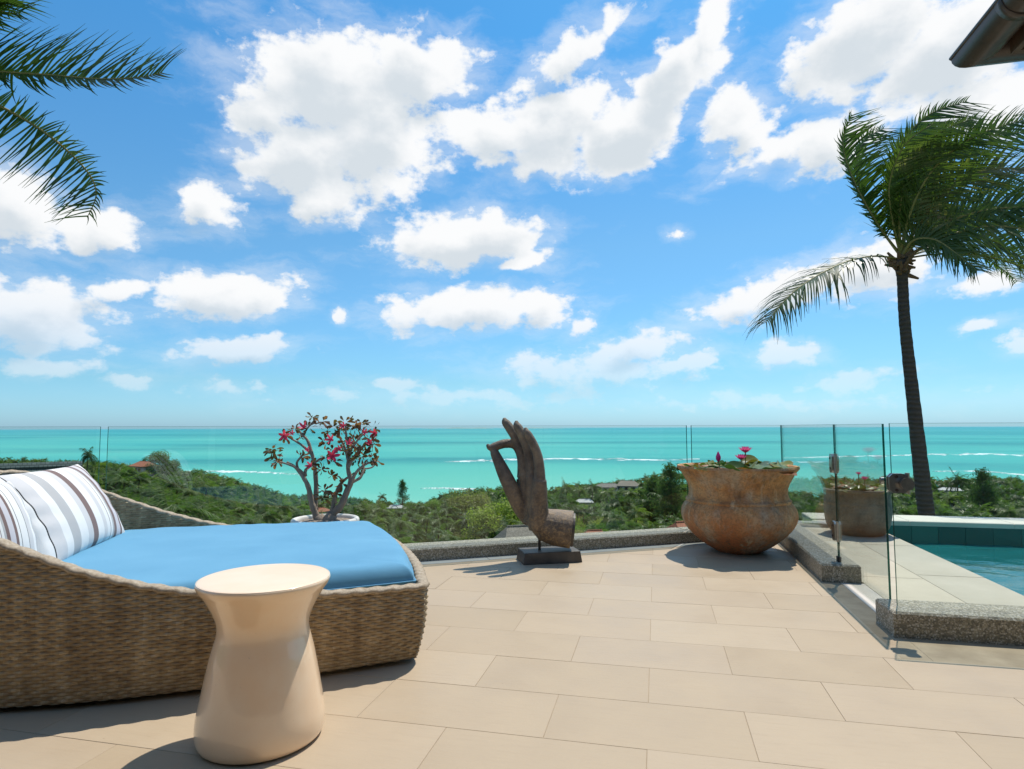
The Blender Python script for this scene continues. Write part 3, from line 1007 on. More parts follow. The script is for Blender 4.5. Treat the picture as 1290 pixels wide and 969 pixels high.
surf('surf', 'white breakers on the reef behind the hand sculpture', [(_AZ_OF(x), _sd(y), w) for x, y, w in ((556, 582, 12), (600, 579.8, 52), (645, 579, 62), (700, 577.8, 44), (760, 578, 50), (830, 579, 28), (880, 577.5, 12))], 1)
surf('surf', 'white breakers on the reef beyond the pool', [(_AZ_OF(x), _sd(y), w) for x, y, w in ((985, 575, 10), (1060, 572, 42), (1120, 570, 36), (1180, 568, 60), (1230, 566.5, 70), (1310, 567, 60))], 2)
surf('surf', 'small white wave near the beach', [(_AZ_OF(x), _sd(y), w) for x, y, w in ((530, 614, 2.5), (560, 614.3, 7), (600, 616, 2))], 3)
surf('surf', 'white wave line behind the potted flowering plant', [(_AZ_OF(x), _sd(y), w) for x, y, w in ((235, 586, 14), (300, 588, 20), (345, 591, 16), (385, 594, 14))], 4)
surf('surf', 'thin line of ripples far out beyond the pool', [(_AZ_OF(x), _sd(y), w) for x, y, w in ((1170, 586, 3), (1230, 584, 4), (1300, 587, 4))], 6)


# ------------------------------------------------------------------ tree prototypes
def leaf_quads(C, Nrm, L, Wd, r):
    """diamond-ish leaf clumps: centres, facing, length, width"""
    n = len(C)
    a = r.normal(size=(n, 3))
    t = np.cross(Nrm, a); t /= np.linalg.norm(t, axis=1)[:, None] + 1e-9
    s = np.cross(Nrm, t)
    L = np.broadcast_to(np.asarray(L), (n,))[:, None]; Wd = np.broadcast_to(np.asarray(Wd), (n,))[:, None]
    V = np.stack([C - t * L / 2, C + s * Wd / 2 + Nrm * L * 0.08, C + t * L / 2, C - s * Wd / 2 + Nrm * L * 0.08], 1).reshape(-1, 3)
    F = np.arange(4 * n).reshape(n, 4)
    return V, F


def broad_crown(seed, rx, rz, cz, nc, per, size):
    r = np.random.default_rng(seed)
    u = r.normal(size=(nc, 3)); u /= np.linalg.norm(u, axis=1)[:, None]
    u[:, 2] = np.where(u[:, 2] < -0.35, -u[:, 2] * 0.6, u[:, 2])
    rad = r.uniform(0.45, 1.0, nc) ** 0.6
    cc = u * rad[:, None] * np.array([rx, rx, rz]) + np.array([0, 0, cz])
    cc[:, :2] += r.normal(size=(nc, 2)) * 0.35
    cr = r.uniform(0.26, 0.44, nc) * rx
    C, Nn = [], []
    for c, q in zip(cc, cr):
        w = r.normal(size=(per, 3)); w /= np.linalg.norm(w, axis=1)[:, None]
        rr = q * r.uniform(0.6, 1.08, per)[:, None]
        C.append(c + w * rr * np.array([1, 1, 0.75]))
        nn = w + r.normal(size=(per, 3)) * 0.55 + np.array([0, 0, 0.45])
        Nn.append(nn / np.linalg.norm(nn, axis=1)[:, None])
    C = np.concatenate(C); Nn = np.concatenate(Nn)
    return leaf_quads(C, Nn, size * r.uniform(0.7, 1.3, len(C)), size * 0.62 * r.uniform(0.7, 1.3, len(C)), r), cc


def broad_trunk(seed, cc, cz):
    r = random.Random(seed)
    m = MB()
    m.tube([(0, 0, -1.5), (0.1, 0, cz * 0.35), (0.0, 0.1, cz * 0.75)], [0.32, 0.24, 0.17], 7)
    for c in cc[:9]:
        m.tube([(0, 0.05, cz * (0.45 + 0.3 * r.random())), tuple(0.5 * Vector(c) + Vector((0, 0, cz * 0.3))), tuple(c)], [0.13, 0.09, 0.04], 5)
    return m


def palm_crown(seed, n, L, nl, ll, lw, droop=1.0, wind=(0.5, -0.15, 0)):
    r = np.random.default_rng(seed)
    V, F = [], []
    k = 0
    wv = np.array(wind)
    for i in range(n):
        a = 2 * math.pi * (i / n) + r.uniform(-0.25, 0.25)
        el = r.uniform(-0.25, 1.25)
        h = np.array([math.cos(a), math.sin(a), 0])
        p = np.array([0, 0, 0.])
        d = h * math.cos(el) + np.array([0, 0, math.sin(el)])
        Lf = L * r.uniform(0.8, 1.15)
        m = nl
        side0 = np.cross(h, [0, 0, 1.])
        for s in range(m):
            t = (s + 0.5) / m
            d = d + (np.array([0, 0, -0.085]) * droop + wv * 0.05) * (10 / m) * 1.6
            d /= np.linalg.norm(d)
            q = p + d * Lf / m
            wr = 0.035 * L / 3 * (1.2 - t)
            V += [p - side0 * wr, p + side0 * wr, q + side0 * wr * 0.8, q - side0 * wr * 0.8]
            F.append((k, k + 1, k + 2, k + 3)); k += 4
            if t > 0.12:
                prof = ll * (0.45 + 0.75 * math.sin(math.pi * min(1, t * 0.9 + 0.12)))
                for sg in (-1, 1):
                    e = side0 * sg * 0.85 + d * (0.35 + 0.6 * t) + np.array([0, 0, -0.45 + 0.2 * r.normal()]) + wv * 0.35 + r.normal(size=3) * 0.1
                    e /= np.linalg.norm(e)
                    lw2 = np.cross(e, [0, 0, 1.]) * lw + d * lw * 0.7
                    b0 = (p + q) / 2
                    V += [b0 - lw2 * 0.5, b0 + lw2 * 0.5, b0 + e * prof + lw2 * 0.12 + np.array([0, 0, -0.12 * prof]), b0 + e * prof - lw2 * 0.12 + np.array([0, 0, -0.12 * prof])]
                    F.append((k, k + 1, k + 2, k + 3)); k += 4
            p = q
    return np.array(V), np.array(F)


def pine_crown(seed, H, W):
    r = np.random.default_rng(seed)
    C, Nn, Ls = [], [], []
    for i in range(95):
        t = r.uniform(0.18, 1.0)
        a = r.uniform(0, 2 * math.pi)
        rad = W * (1 - t) ** 0.65 * r.uniform(0.5, 1.1) + 0.3
        tip = np.array([math.cos(a) * rad, math.sin(a) * rad, H * t + rad * 0.5])
        root = np.array([0, 0, H * t * 0.92])
        n = 34
        s = r.uniform(0.25, 1.0, n)[:, None]
        p = root + (tip - root) * s + r.normal(size=(n, 3)) * 0.32
        C.append(p)
        w = r.normal(size=(n, 3)); w[:, 2] *= 0.3
        Nn.append(w / np.linalg.norm(w, axis=1)[:, None])
    C = np.concatenate(C); Nn = np.concatenate(Nn)
    return leaf_quads(C, Nn, 0.75, 0.12, r)


def joined(name, crown, trunk, cm):
    V, F = crown
    tv = np.array(trunk.v); tf4 = [f for f in trunk.f if len(f) == 4]
    Vn = np.concatenate([V, tv])
    Fq = np.concatenate([F, np.array(tf4) + len(V)])
    mi = np.concatenate([np.zeros(len(F)), np.ones(len(tf4))])
    return np_mesh(name, Vn, Fq, [cm, T['tree_bark']], mi)


NEAR = []       # the same kinds with finer leaves, for the trees that stand close
PROTO = []      # (kind, mesh joined, crown mesh, trunk mesh, height, radius)
for sd, cm, rx, rz, cz, nc, per, sz in ((1, 'mid', 4.2, 3.0, 6.0, 30, 80, 0.60), (2, 'dark', 3.8, 3.4, 6.2, 30, 80, 0.55), (3, 'lime', 3.9, 2.7, 5.2, 30, 80, 0.55), (4, 'olive', 4.4, 2.6, 5.4, 28, 80, 0.55), (5, 'mid', 3.4, 3.6, 6.6, 28, 80, 0.5), (6, 'lime', 3.2, 2.4, 4.4, 26, 80, 0.5)):
    cr, cc = broad_crown(sd, rx, rz, cz, nc, per, sz)
    tr = broad_trunk(sd, cc, cz)
    c2, cc2 = broad_crown(sd + 60, rx, rz, cz, nc + 8, 210, sz * 0.56)
    t2 = broad_trunk(sd, cc2, cz)
    NEAR.append((joined('leafy_tree', c2, t2, CROWN[cm]), np_mesh('crown', *c2, CROWN[cm]), t2.mesh('trunk', T['tree_bark'])))
    PROTO.append(('broad', joined('leafy_tree', cr, tr, CROWN[cm]), np_mesh('crown', *cr, CROWN[cm]), tr.mesh('trunk', T['tree_bark']), cz + rz, rx))
for sd in range(4):
    H = 8.5 + sd * 0.9
    V, F = palm_crown(20 + sd, 19, 3.5, 20, 1.0, 0.17, 1.0)
    V = V + np.array([0.5, 0.1, H])
    tr = MB().tube([(-0.3, 0, -1.5), (-0.1, 0, H * 0.4), (0.2, 0.05, H * 0.75), (0.5, 0.1, H)], [0.24, 0.18, 0.15, 0.15], 7)
    V2, F2 = palm_crown(20 + sd, 23, 3.5, 34, 1.0, 0.085, 1.0)
    V2 = V2 + np.array([0.5, 0.1, H])
    NEAR.append((joined('coconut_palm', (V2, F2), tr, CROWN['palm']), np_mesh('crown', V2, F2, CROWN['palm']), tr.mesh('trunk', T['tree_bark'])))
    PROTO.append(('palm', joined('coconut_palm', (V, F), tr, CROWN['palm']), np_mesh('crown', V, F, CROWN['palm']), tr.mesh('trunk', T['tree_bark']), H + 1.8, 3.3))
for sd in range(2):
    cr = pine_crown(40 + sd, 14, 4.2)
    tr = MB().tube([(0, 0, -1.5), (0.1, 0, 6), (0, 0, 13.2)], [0.28, 0.2, 0.04], 7)
    NEAR.append((joined('casuarina_tree', cr, tr, CROWN['pine']), np_mesh('crown', *cr, CROWN['pine']), tr.mesh('trunk', T['tree_bark'])))
    PROTO.append(('pine', joined('casuarina_tree', cr, tr, CROWN['pine']), np_mesh('crown', *cr, CROWN['pine']), tr.mesh('trunk', T['tree_bark']), 15.0, 4.0))
BROAD, PALM, PINE = [0, 1, 2, 3, 4, 5], [6, 7, 8, 9], [10, 11]

# ------------------------------------------------------------------ houses below
HOUSES = []     # az, distance, half width: kept clear of taller trees in front


def pxy(x, y, z):
    d = math.hypot(x, y); a = math.atan2(x, y) + YAW
    dep = d * math.cos(a)
    return 645 + 785 * math.tan(a), 538.5 + 785 * (1.2 - z) / max(dep, 0.1)


def house(az, d, top_z, w, l, rh, rz, roof, label, storey=3.0, hip=0.25, wall='house_wall', nwin=3, name='house', over=0.6, stories=1):
    x, y = math.sin(R(az)) * d, math.cos(R(az)) * d
    eave = top_z - rh
    g = float(ground(x, y)) - 0.5
    h = empty(name, (x, y, eave), R(rz))
    tag(h, label, 'house')
    m = MB(); m.box(-w / 2, w / 2, -l / 2, l / 2, g - eave, 0.0)
    wl = m.build('wall', T[wall], h)
    m = MB()
    a, b = w / 2 + over, l / 2 + over
    k = a * (1 - hip * 1.4)
    vs = [(-a, -b, -0.12), (a, -b, -0.12), (a, b, -0.12), (-a, b, -0.12), (-a, -b, 0.05), (a, -b, 0.05), (a, b, 0.05), (-a, b, 0.05), (-k, 0, rh), (k, 0, rh)]
    m.add(vs, [(3, 2, 1, 0), (0, 1, 5, 4), (1, 2, 6, 5), (2, 3, 7, 6), (3, 0, 4, 7), (4, 5, 9, 8), (6, 7, 8, 9), (5, 6, 9), (7, 4, 8)])
    rf = m.build('roof', T[roof], h)
    MB().tube([(-k, 0, rh + 0.05), (k, 0, rh + 0.05)], 0.14, 6).build('ridge_cap', T[roof], rf)
    for s in range(stories):
        zc = -1.5 - s * storey
        for i in range(nwin):
            xc = (i + 0.5) / nwin * w - w / 2
            ww = w / nwin * 0.32
            o = MB().box(xc - ww, xc + ww, -l / 2 - 0.06, -l / 2 + 0.02, zc - 0.8, zc + 0.8).build('window', T['house_glass'], h)
        if stories > 1 and s < stories - 1:
            MB().box(-w / 2 - 0.9, w / 2 + 0.9, -l / 2 - 1.2, l / 2 - 0.02, zc - 1.75, zc - 1.5).build('balcony', T['white_roof'], h)
    HOUSES.append((az, d, w / 2 + 1.5, eave - 1.2))
    return h


A_ = _AZ_OF
zt = lambda y, d: 1.2 - (y - 538.5) / 785 * d * 0.93
house(A_(184), 370, zt(581, 370) + 2, 11, 8, 2.4, -20, 'red_roof', 'orange-red tiled roof of a house beside the dark round tree')
house(A_(764), 420, zt(613, 420), 15, 10, 2.2, 8, 'grey_roof', 'wide grey-roofed house with pale balconies at the shore', stories=2, nwin=4)
house(A_(789), 405, zt(609, 405), 12, 11, 3.0, -5, 'thatch', 'brown steep-roofed shore house, beside the wider grey-roofed one', stories=2, nwin=3)
house(A_(866), 95, zt(660, 95), 6.5, 6, 2.2, 35, 'red_roof', 'red tiled hip roof just behind the big clay pot', nwin=2)
house(A_(747), 130, zt(675, 130), 3.6, 3, 1.2, 20, 'red_roof', 'small red roof peeping over the curb, nearer the hand sculpture', nwin=1)
house(A_(776), 138, zt(676, 138), 3.6, 3, 1.1, 15, 'red_roof', 'small red roof peeping over the curb, midway from hand to clay pot', nwin=1)
house(A_(658), 84, zt(670, 84), 5.4, 5, 2.0, 28, 'thatch', 'grey thatched hut roof behind the hand sculpture', nwin=2, name='hut')
house(A_(500), 400, zt(640, 400), 9, 7, 1.6, 0, 'white_roof', 'low white beach building left of the hand sculpture', nwin=3)
house(A_(735), 330, zt(634, 330), 8, 6, 1.4, 10, 'white_roof', 'small white roof among trees right of the hand sculpture')
house(A_(405), 300, zt(640, 300), 7, 6, 1.6, -10, 'red_roof', 'dull red roof behind the stems of the potted plant')
house(A_(1277), 210, zt(641, 210), 5, 5, 1.6, -18, 'white_roof', 'pale roof in the trees at the picture edge beyond the pool', nwin=2)
house(A_(1192), 500, zt(606, 500), 12, 7, 1.6, -12, 'white_roof', 'low white shore building beyond the pool')
house(A_(-45), 24, 0.0, 4.4, 6, 1.5, 54, 'slate', 'grey-green shingle roof below the terrace behind the striped cushions', hip=0.05, nwin=2, over=0.9)

# ------------------------------------------------------------------ the wood
SKY_X = np.array([-200, 0, 100, 130, 160, 200, 225, 260, 300, 335, 370, 420, 480, 540, 560, 600, 650, 690, 730, 800, 830, 860, 1000, 1050, 1150, 1200, 1230, 1290, 1500])
SKY_Y = np.array([570, 571, 577, 578, 582, 580, 585, 590, 601, 612, 620, 622, 628, 630, 618, 613, 611, 611, 607, 601, 594, 592, 600, 599, 600, 602, 598, 602, 600])


def plant_wood():
    r = np.random.default_rng(3)
    g = 7.0
    xs = np.arange(-1150, 560, g); ys = np.arange(2, 1150, g)
    X, Y = np.meshgrid(xs, ys)
    X = (X + r.uniform(-0.48, 0.48, X.shape) * g).ravel(); Y = (Y + r.uniform(-0.48, 0.48, Y.shape) * g).ravel()
    d = np.hypot(X, Y); az = np.degrees(np.arctan2(X, Y))
    ds = np.interp(az, SHORE_AZ, SHORE_D)
    keep = (az > -62) & (az < 36) & (d > 17) & (d < ds - 18) & ((d < 560) | (d > ds - 260))
    # thin out far rows: they hide each other
    keep &= r.uniform(size=len(d)) < np.clip(1.25 - d / 900, 0.45, 1)
    X, Y, d, az, ds = X[keep], Y[keep], d[keep], az[keep], ds[keep]
    n = len(X)
    Z = ground(X, Y)
    dep = d * np.cos(np.radians(az) + YAW)
    px = 645 + 785 * np.tan(np.radians(az) + YAW)
    sky = np.interp(px, SKY_X, SKY_Y) + r.uniform(0, 7, n)
    # allowed tree top
    ztop = 1.2 - (sky - 538.5) / 785 * dep
    ztop = np.minimum(ztop, np.where(d < 75, 1.2 - 0.178 * dep, 1e9))
    for (ha, hd, hw, hz) in HOUSES:
        off = np.abs(np.radians(az - ha)) * d
        infront = (d < hd + 2) & (off < hw * d / hd + 2.0)
        lim = 1.2 - (1.2 - hz) * d / hd
        ztop = np.where(infront, np.minimum(ztop, lim), ztop)
    # which kinds grow where: palms on the flat and the left slope, lime and olive bush in the middle
    palm_p = np.where(px < 480, 0.72, np.where((px > 520) & (px < 850), 0.34, 0.52))
    palm_p = np.where(d > ds - 70, 0.72, palm_p)
    u = r.uniform(size=n)
    mid = np.where((px > 470) & (px < 850) & (d < 330), 1, 0)
    bro = np.where(mid == 1, r.choice([2, 3, 5, 0, 3, 2], n), r.choice([0, 1, 4, 1, 0, 1], n))
    kind = np.where(u < palm_p, r.choice(PALM, n), bro)
    kind = np.where((u > 0.985) & (d > 150), r.choice(PINE, n), kind)
    Hh = np.array([p[4] for p in PROTO])[kind]
    s = np.where(np.isin(kind, PALM), r.uniform(1.05, 1.55, n), r.uniform(0.7, 1.25, n))
    s = np.minimum(s, (ztop - Z) / Hh)
    ok = s > 0.22
    return dict(x=X[ok], y=Y[ok], z=Z[ok], s=s[ok], k=kind[ok], d=d[ok], az=az[ok], px=px[ok], H=Hh[ok], dep=dep[ok], rz=r.uniform(0, 6.283, ok.sum()))


WOOD = plant_wood()


def zone(px):
    for lim, t in ((60, 'behind the striped cushions'), (125, 'left of the glass joint'), (180, 'just right of the glass joint'), (230, 'below the dark round tree'), (280, 'above the middle of the daybed arm'), (330, 'above the low end of the daybed arm'),
                   (375, 'left of the potted desert rose'), (440, 'behind the desert rose stems'), (485, 'right of the potted desert rose'), (530, 'near the airy casuarina'), (580, 'midway from daybed to hand sculpture'), (645, 'left of the hand sculpture'),
                   (700, 'behind the hand sculpture'), (750, 'right of the hand sculpture'), (800, 'below the shore houses'), (870, 'left of the clay pot'), (1050, 'between the clay pot and the gate'),
                   (1130, 'behind the grey planter'), (1190, 'behind the tall bent palm'), (1240, 'right of the tall bent palm')):
        if px < lim:
            return t
    return 'beyond the pool at the right edge'


def place_wood():
    w = WOOD
    n = len(w['x'])
    ytop = 538.5 + 785 * (1.2 - (w['z'] + w['s'] * w['H'])) / w['dep']
    limit = np.where(w['px'] > 1050, 646, np.where(w['px'] < 330, 662, 684))
    vis = (w['px'] > 5) & (w['px'] < 1290) & (ytop < limit) & ~((w['px'] > 872) & (w['px'] < 985)) & (w['d'] > 60)
    score = np.where(vis, w['s'] * w['H'] / w['d'], 0)
    chosen = np.zeros(n, bool)
    for kinds, cap in ((BROAD, 240), (PALM, 240), (PINE, 30)):
        idx = np.where(np.isin(w['k'], kinds) & vis)[0]
        idx = idx[np.argsort(-score[idx])][:cap]
        chosen[idx] = True
    names = {'broad': ('leafy_tree', 'leafy tree', 'tree'), 'palm': ('coconut_palm', 'coconut palm', 'palm'), 'pine': ('casuarina_tree', 'feathery casuarina', 'tree')}
    for i in np.where(chosen)[0]:
        kd, me = PROTO[w['k'][i]][0], (NEAR[w['k'][i]][0] if w['d'][i] < 260 else PROTO[w['k'][i]][1])
        nm, lb, ct = names[kd]
        o = link(nm, me)
        o.location = (w['x'][i], w['y'][i], w['z'][i])
        o.rotation_euler = (0, 0, w['rz'][i]) if kd != 'palm' else (0, 0, (w['rz'][i] - 3.14) * 0.12 + 0.2)
        s = float(w['s'][i])
        o.scale = (s * 1.05, s * 1.05, s)
        zn = zone(w['px'][i])
        dd = w['d'][i]
        bd = 'close below the terrace' if dd < 110 else 'on the upper slope' if dd < 160 else 'on the middle slope' if dd < 210 else 'halfway to the shore' if dd < 270 else 'past halfway to the shore' if dd < 340 else 'near the shore' if dd < 440 else 'at the shore'
        tag(o, '%s %s, %s' % (lb, bd, zn), ct, '%ss %s %s' % (lb, bd, zn))
    # the rest of the wood reads as one mass
    rest = ~chosen
    me = bpy.data.meshes.new('wood')
    k = int(rest.sum())
    me.vertices.add(k)
    me.vertices.foreach_set('co', np.stack([w['x'][rest], w['y'][rest], w['z'][rest]], -1).astype(np.float32).ravel())
    for nm, tp, arr in (('pick', 'INT', w['k'][rest].astype(np.int32)), ('size', 'FLOAT', w['s'][rest].astype(np.float32)), ('turn', 'FLOAT', w['rz'][rest].astype(np.float32))):
        at = me.attributes.new(nm, tp, 'POINT')
        at.data.foreach_set('value', arr)
    coll = bpy.data.collections.new('wood_kinds')
    for j, p in enumerate(PROTO):
        po = bpy.data.objects.new('kind_%02d' % j, p[1])
        coll.objects.link(po)
    ob = link('wood', me)
    tag(ob, 'dense tropical wood covering the slope down to the shore', 'wood', kind='stuff')
    ng = bpy.data.node_groups.new('wood_nodes', 'GeometryNodeTree')
    ng.interface.new_socket('Geometry', in_out='INPUT', socket_type='NodeSocketGeometry')
    ng.interface.new_socket('Geometry', in_out='OUTPUT', socket_type='NodeSocketGeometry')
    N, L = ng.nodes, ng.links
    gi, go = N.new('NodeGroupInput'), N.new('NodeGroupOutput')
    inst = N.new('GeometryNodeInstanceOnPoints')
    ci = N.new('GeometryNodeCollectionInfo')
    ci.inputs['Collection'].default_value = coll
    ci.inputs['Separate Children'].default_value = True
    ci.inputs['Reset Children'].default_value = True

    def attr(nm, tp):
        a = N.new('GeometryNodeInputNamedAttribute'); a.data_type = tp
        a.inputs['Name'].default_value = nm
        return a.outputs['Attribute']
    L.new(gi.outputs[0], inst.inputs['Points'])
    L.new(ci.outputs[0], inst.inputs['Instance'])
    inst.inputs['Pick Instance'].default_value = True
    L.new(attr('pick', 'INT'), inst.inputs['Instance Index'])
    cx = N.new('ShaderNodeCombineXYZ')
    L.new(attr('turn', 'FLOAT'), cx.inputs[2])
    L.new(cx.outputs[0], inst.inputs['Rotation'])
    L.new(attr('size', 'FLOAT'), inst.inputs['Scale'])
    L.new(inst.outputs[0], go.inputs[0])
    md = ob.modifiers.new('wood', 'NODES')
    md.node_group = ng


place_wood()


def lone_tree(name, proto, az, d, top_y, label, cat, rz=0.0, s=None, widen=1.0):
    """a tree that stands out of the wood: its own trunk and crown"""
    x, y = math.sin(R(az)) * d, math.cos(R(az)) * d
    z = float(ground(x, y))
    dep = d * math.cos(R(az) + YAW)
    top = 1.2 - (top_y - 538.5) / 785 * dep
    p = PROTO[proto]
    sc = (top - z) / p[4]
    o = empty(name, (x, y, z), rz)
    o.scale = (sc * widen, sc * widen, sc)
    tag(o, label, cat)
    link('trunk', NEAR[proto][2], o)
    link('crown', NEAR[proto][1], o)


lone_tree('round_tree', 1, A_(201), 372, 571, 'dark round tree standing above the wood beside the orange-red roof', 'tree', 0.4, widen=0.9)
lone_tree('coconut_palm', 8, A_(112), 300, 560, 'tall lone palm silhouetted against the sea beside the glass joint', 'palm', 0.2, widen=0.42)
lone_tree('casuarina_tree', 10, A_(508), 405, 601, 'airy casuarina against the water right of the potted plant', 'tree', 1.0)
lone_tree('coconut_palm', 6, A_(482), 380, 620, 'small palm just left of the airy casuarina', 'palm', 0.1, widen=0.8)
lone_tree('coconut_palm', 7, A_(711), 330, 607, 'tallest palm at the shore just right of the hand sculpture', 'palm', 0.2)
lone_tree('coconut_palm', 9, A_(744), 335, 607, 'tall shore palm just left of the grey-roofed house', 'palm', 0.0)
lone_tree('coconut_palm', 8, A_(728), 345, 612, 'shore palm between the two tallest ones right of the hand', 'palm', 0.3)
lone_tree('casuarina_tree', 11, A_(843), 235, 579, 'big dark casuarina rising beside the clay pot rim', 'tree', 0.3, widen=1.25)
lone_tree('casuarina_tree', 10, A_(822), 250, 596, 'lower casuarina left of the big dark one by the clay pot', 'tree', 2.0, widen=1.2)
lone_tree('casuarina_tree', 11, A_(1232), 330, 587, 'casuarina standing highest in the trees beyond the pool', 'tree', 1.4, widen=1.1)
lone_tree('coconut_palm', 7, A_(1200), 420, 597, 'palm at the shore left of the highest casuarina beyond the pool', 'palm', 0.3)
lone_tree('leafy_tree', 3, A_(588), 260, 621, 'broad grey-olive tree in the middle of the wood left of the hand', 'tree', 0.7, widen=1.0)
lone_tree('leafy_tree', 2, A_(632), 200, 634, 'broad lime-green tree behind the thumb of the hand sculpture', 'tree', 2.0, widen=1.1)
lone_tree('leafy_tree', 4, A_(548), 270, 630, 'green tree at the right of the low white beach building', 'tree', 1.1)

# ================================================================== TERRACE
BA = R(31.0)                                        # the back edge of the terrace runs at 31 degrees to the tile rows
BD_ = Vector((math.cos(BA), math.sin(BA)))
BN_ = Vector((-math.sin(BA), math.cos(BA)))
BP = Vector((0.324, 6.805))                         # a point on the front face of the back curb
XR = 1.215                                          # right end of the tiles


def clip(poly, n, c):
    """keep the side n.p <= c"""
    out = []
    for i, p in enumerate(poly):
        q = poly[(i + 1) % len(poly)]
        dp, dq = n[0] * p[0] + n[1] * p[1] - c, n[0] * q[0] + n[1] * q[1] - c
        if dp <= 0: out.append(p)
        if (dp < 0 < dq) or (dq < 0 < dp):
            t = dp / (dp - dq)
            out.append((p[0] + t * (q[0] - p[0]), p[1] + t * (q[1] - p[1])))
    return out


def build_terrace():
    corner = BP + BD_ * ((1.23 - BP.x) / BD_.x)
    # bed under the tiles, retaining mass of the terrace
    left = BP + BD_ * -9.5
    poly = [(left.x, left.y), (left.x, -6.0), (9.0, -6.0), (9.0, 4.34), (1.36, 4.34), (1.36, corner.y)]
    bed = MB().prism([(1.36, corner.y), (left.x, left.y), (left.x, -6), (1.36, -6)], -5.5, -0.0024, 0)
    bed = bed.build('terrace_floor', [T['grout']])
    tag(bed, 'beige stone-tiled terrace floor', 'floor', kind='structure')
    MB().prism([(1.362, -6), (9.0, -6), (9.0, 4.3), (1.362, 4.3)], -5.5, -0.0028).build('side_bed', T['grout'], bed)
    # tiles in running bond, a half tile shift between rows
    tw, th, x0, y0 = 0.7872, 0.4042, -0.056, 3.272
    gap = 0.0011
    strip = 0.13
    cback = BN_.x * BP.x + BN_.y * BP.y - strip
    full = {}
    cnt = 0
    r = random.Random(4)
    for row in range(-14, 11):
        ya, yb = y0 + row * th, y0 + (row + 1) * th
        sh = 0.0 if row % 2 else 0.5
        for k in range(-9, 6):
            xa = x0 + (k + sh) * tw
            poly = [(xa + gap, ya + gap), (xa + tw - gap, ya + gap), (xa + tw - gap, yb - gap), (xa + gap, yb - gap)]
            cx, cy = xa + tw / 2, (ya + yb) / 2
            if cy < -0.9 and abs(cx) > 4: continue
            cl = clip(poly, (BN_.x, BN_.y), cback)
            if not cl: continue
            if cy > 3.74:
                cl = clip(cl, (1, 0), XR) if cy > 4.0 or True else cl
            else:
                cl = clip(cl, (1, 0), 4.4)
            if len(cl) < 3: continue
            area = 0.5 * abs(sum(cl[i][0] * cl[(i + 1) % len(cl)][1] - cl[(i + 1) % len(cl)][0] * cl[i][1] for i in range(len(cl))))
            if area < 0.004: continue
            if area > 0.995 * (tw - 2 * gap) * (th - 2 * gap):
                if 'f' not in full:
                    full['f'] = MB().prism([(p[0] - cx, p[1] - cy) for p in poly], -0.02, 0.0, 0, 0.0009).mesh('tile', T['tile'])
                me = full['f']
            else:
                me = MB().prism([(p[0] - cx, p[1] - cy) for p in cl], -0.02, 0.0, 0, 0.0009).mesh('tile', T['tile'])
            o = link('tile', me, bed, (cx, cy, r.uniform(-0.0006, 0.0006)))
            o.rotation_euler = (r.uniform(-0.0007, 0.0007), r.uniform(-0.0005, 0.0005), 0)
    # tiles in front of the near curb, behind the open gate
    for k in range(2, 6):
        xa = x0 + (k + 0.5) * tw
        poly = clip([(xa + gap, 3.742), (xa + tw - gap, 3.742), (xa + tw - gap, 4.03), (xa + gap, 4.03)], (-1, 0), -1.364)
        if len(poly) > 2:
            MB().prism(poly, -0.02, 0.0, 0, 0.0009).build('tile', T['tile'], bed)
    # stone strip between tiles and back curb
    P = lambda s, n: tuple(BP + BD_ * s + BN_ * n)
    send = (1.215 - BP.x) / BD_.x
    s0 = -9.4
    k = 0
    s = s0
    while s < send - 0.05:
        e = min(s + 0.9, send)
        MB().prism([P(s + 0.002, -strip + 0.003), P(e - 0.002, -strip + 0.003), P(e - 0.002, -0.003), P(s + 0.002, -0.003)], -0.02, 0.002, 0, 0.002).build('edging_stone', T['edge_stone'], bed)
        s = e
    # darker grey stone strip along the right side, pale threshold stones
    y = 3.742
    while y < 7.2:
        e = min(y + 0.62, 7.28)
        MB().prism([(XR + 0.003, y + 0.002), (1.36, y + 0.002), (1.36, e - 0.002), (XR + 0.003, e - 0.002)], -0.03, -0.003, 0, 0.002).build('strip_stone', T['grey_stone'], bed)
        y = e
    # curbs of washed pebble
    def curb(name, polys, z1, label):
        o = empty(name, (0, 0, 0))
        for poly in polys:
            MB().prism(poly, -0.3, z1, 0, 0.012).build('curb_stone', T['pebble'], o)
        tag(o, label, 'curb')
        return o
    sj = [-9.4, -6.2, -3.1, 0.02, (1.23 - BP.x) / BD_.x]
    curb('back_curb', [[P(a + 0.001, 0), P(b - 0.001, 0), P(b - 0.001 + (0.33 if b == sj[-1] else 0), 0.30), P(a + 0.001, 0.30)] for a, b in zip(sj[:-1], sj[1:])], 0.115, 'low washed-pebble curb along the back of the terrace')
    c2 = corner + BN_ * 0.0
    curb('side_curb', [[(1.23, 5.34), (1.51, 5.34), (1.51, 7.48), (1.23, 7.345)]], 0.135, 'washed-pebble curb between big clay pot and pool deck')
    curb('near_curb', [[(1.30, 4.04), (3.35, 4.04), (3.35, 4.34), (1.30, 4.34)]], 0.142, 'washed-pebble curb in front of the pool, under the fixed glass pane')
    # pool deck: pale slabs
    deck = MB().box(1.5, 9.0, 4.346, 5.0, -5.5, -0.02)
    deck = deck.build('pool_deck', T['grey_stone'])
    tag(deck, 'pale concrete deck beside the pool', 'deck', kind='structure')
    MB().box(1.362, 2.50, 5.002, 8.35, -5.5, -0.02).build('deck_base', T['grey_stone'], deck)
    for (a, b) in ((4.342, 5.335),):
        MB().prism([(1.363, a), (1.527, a), (1.527, b), (1.363, b)], -0.03, 0.0, 0, 0.003).build('threshold_stone', T['pale_stone'], deck)
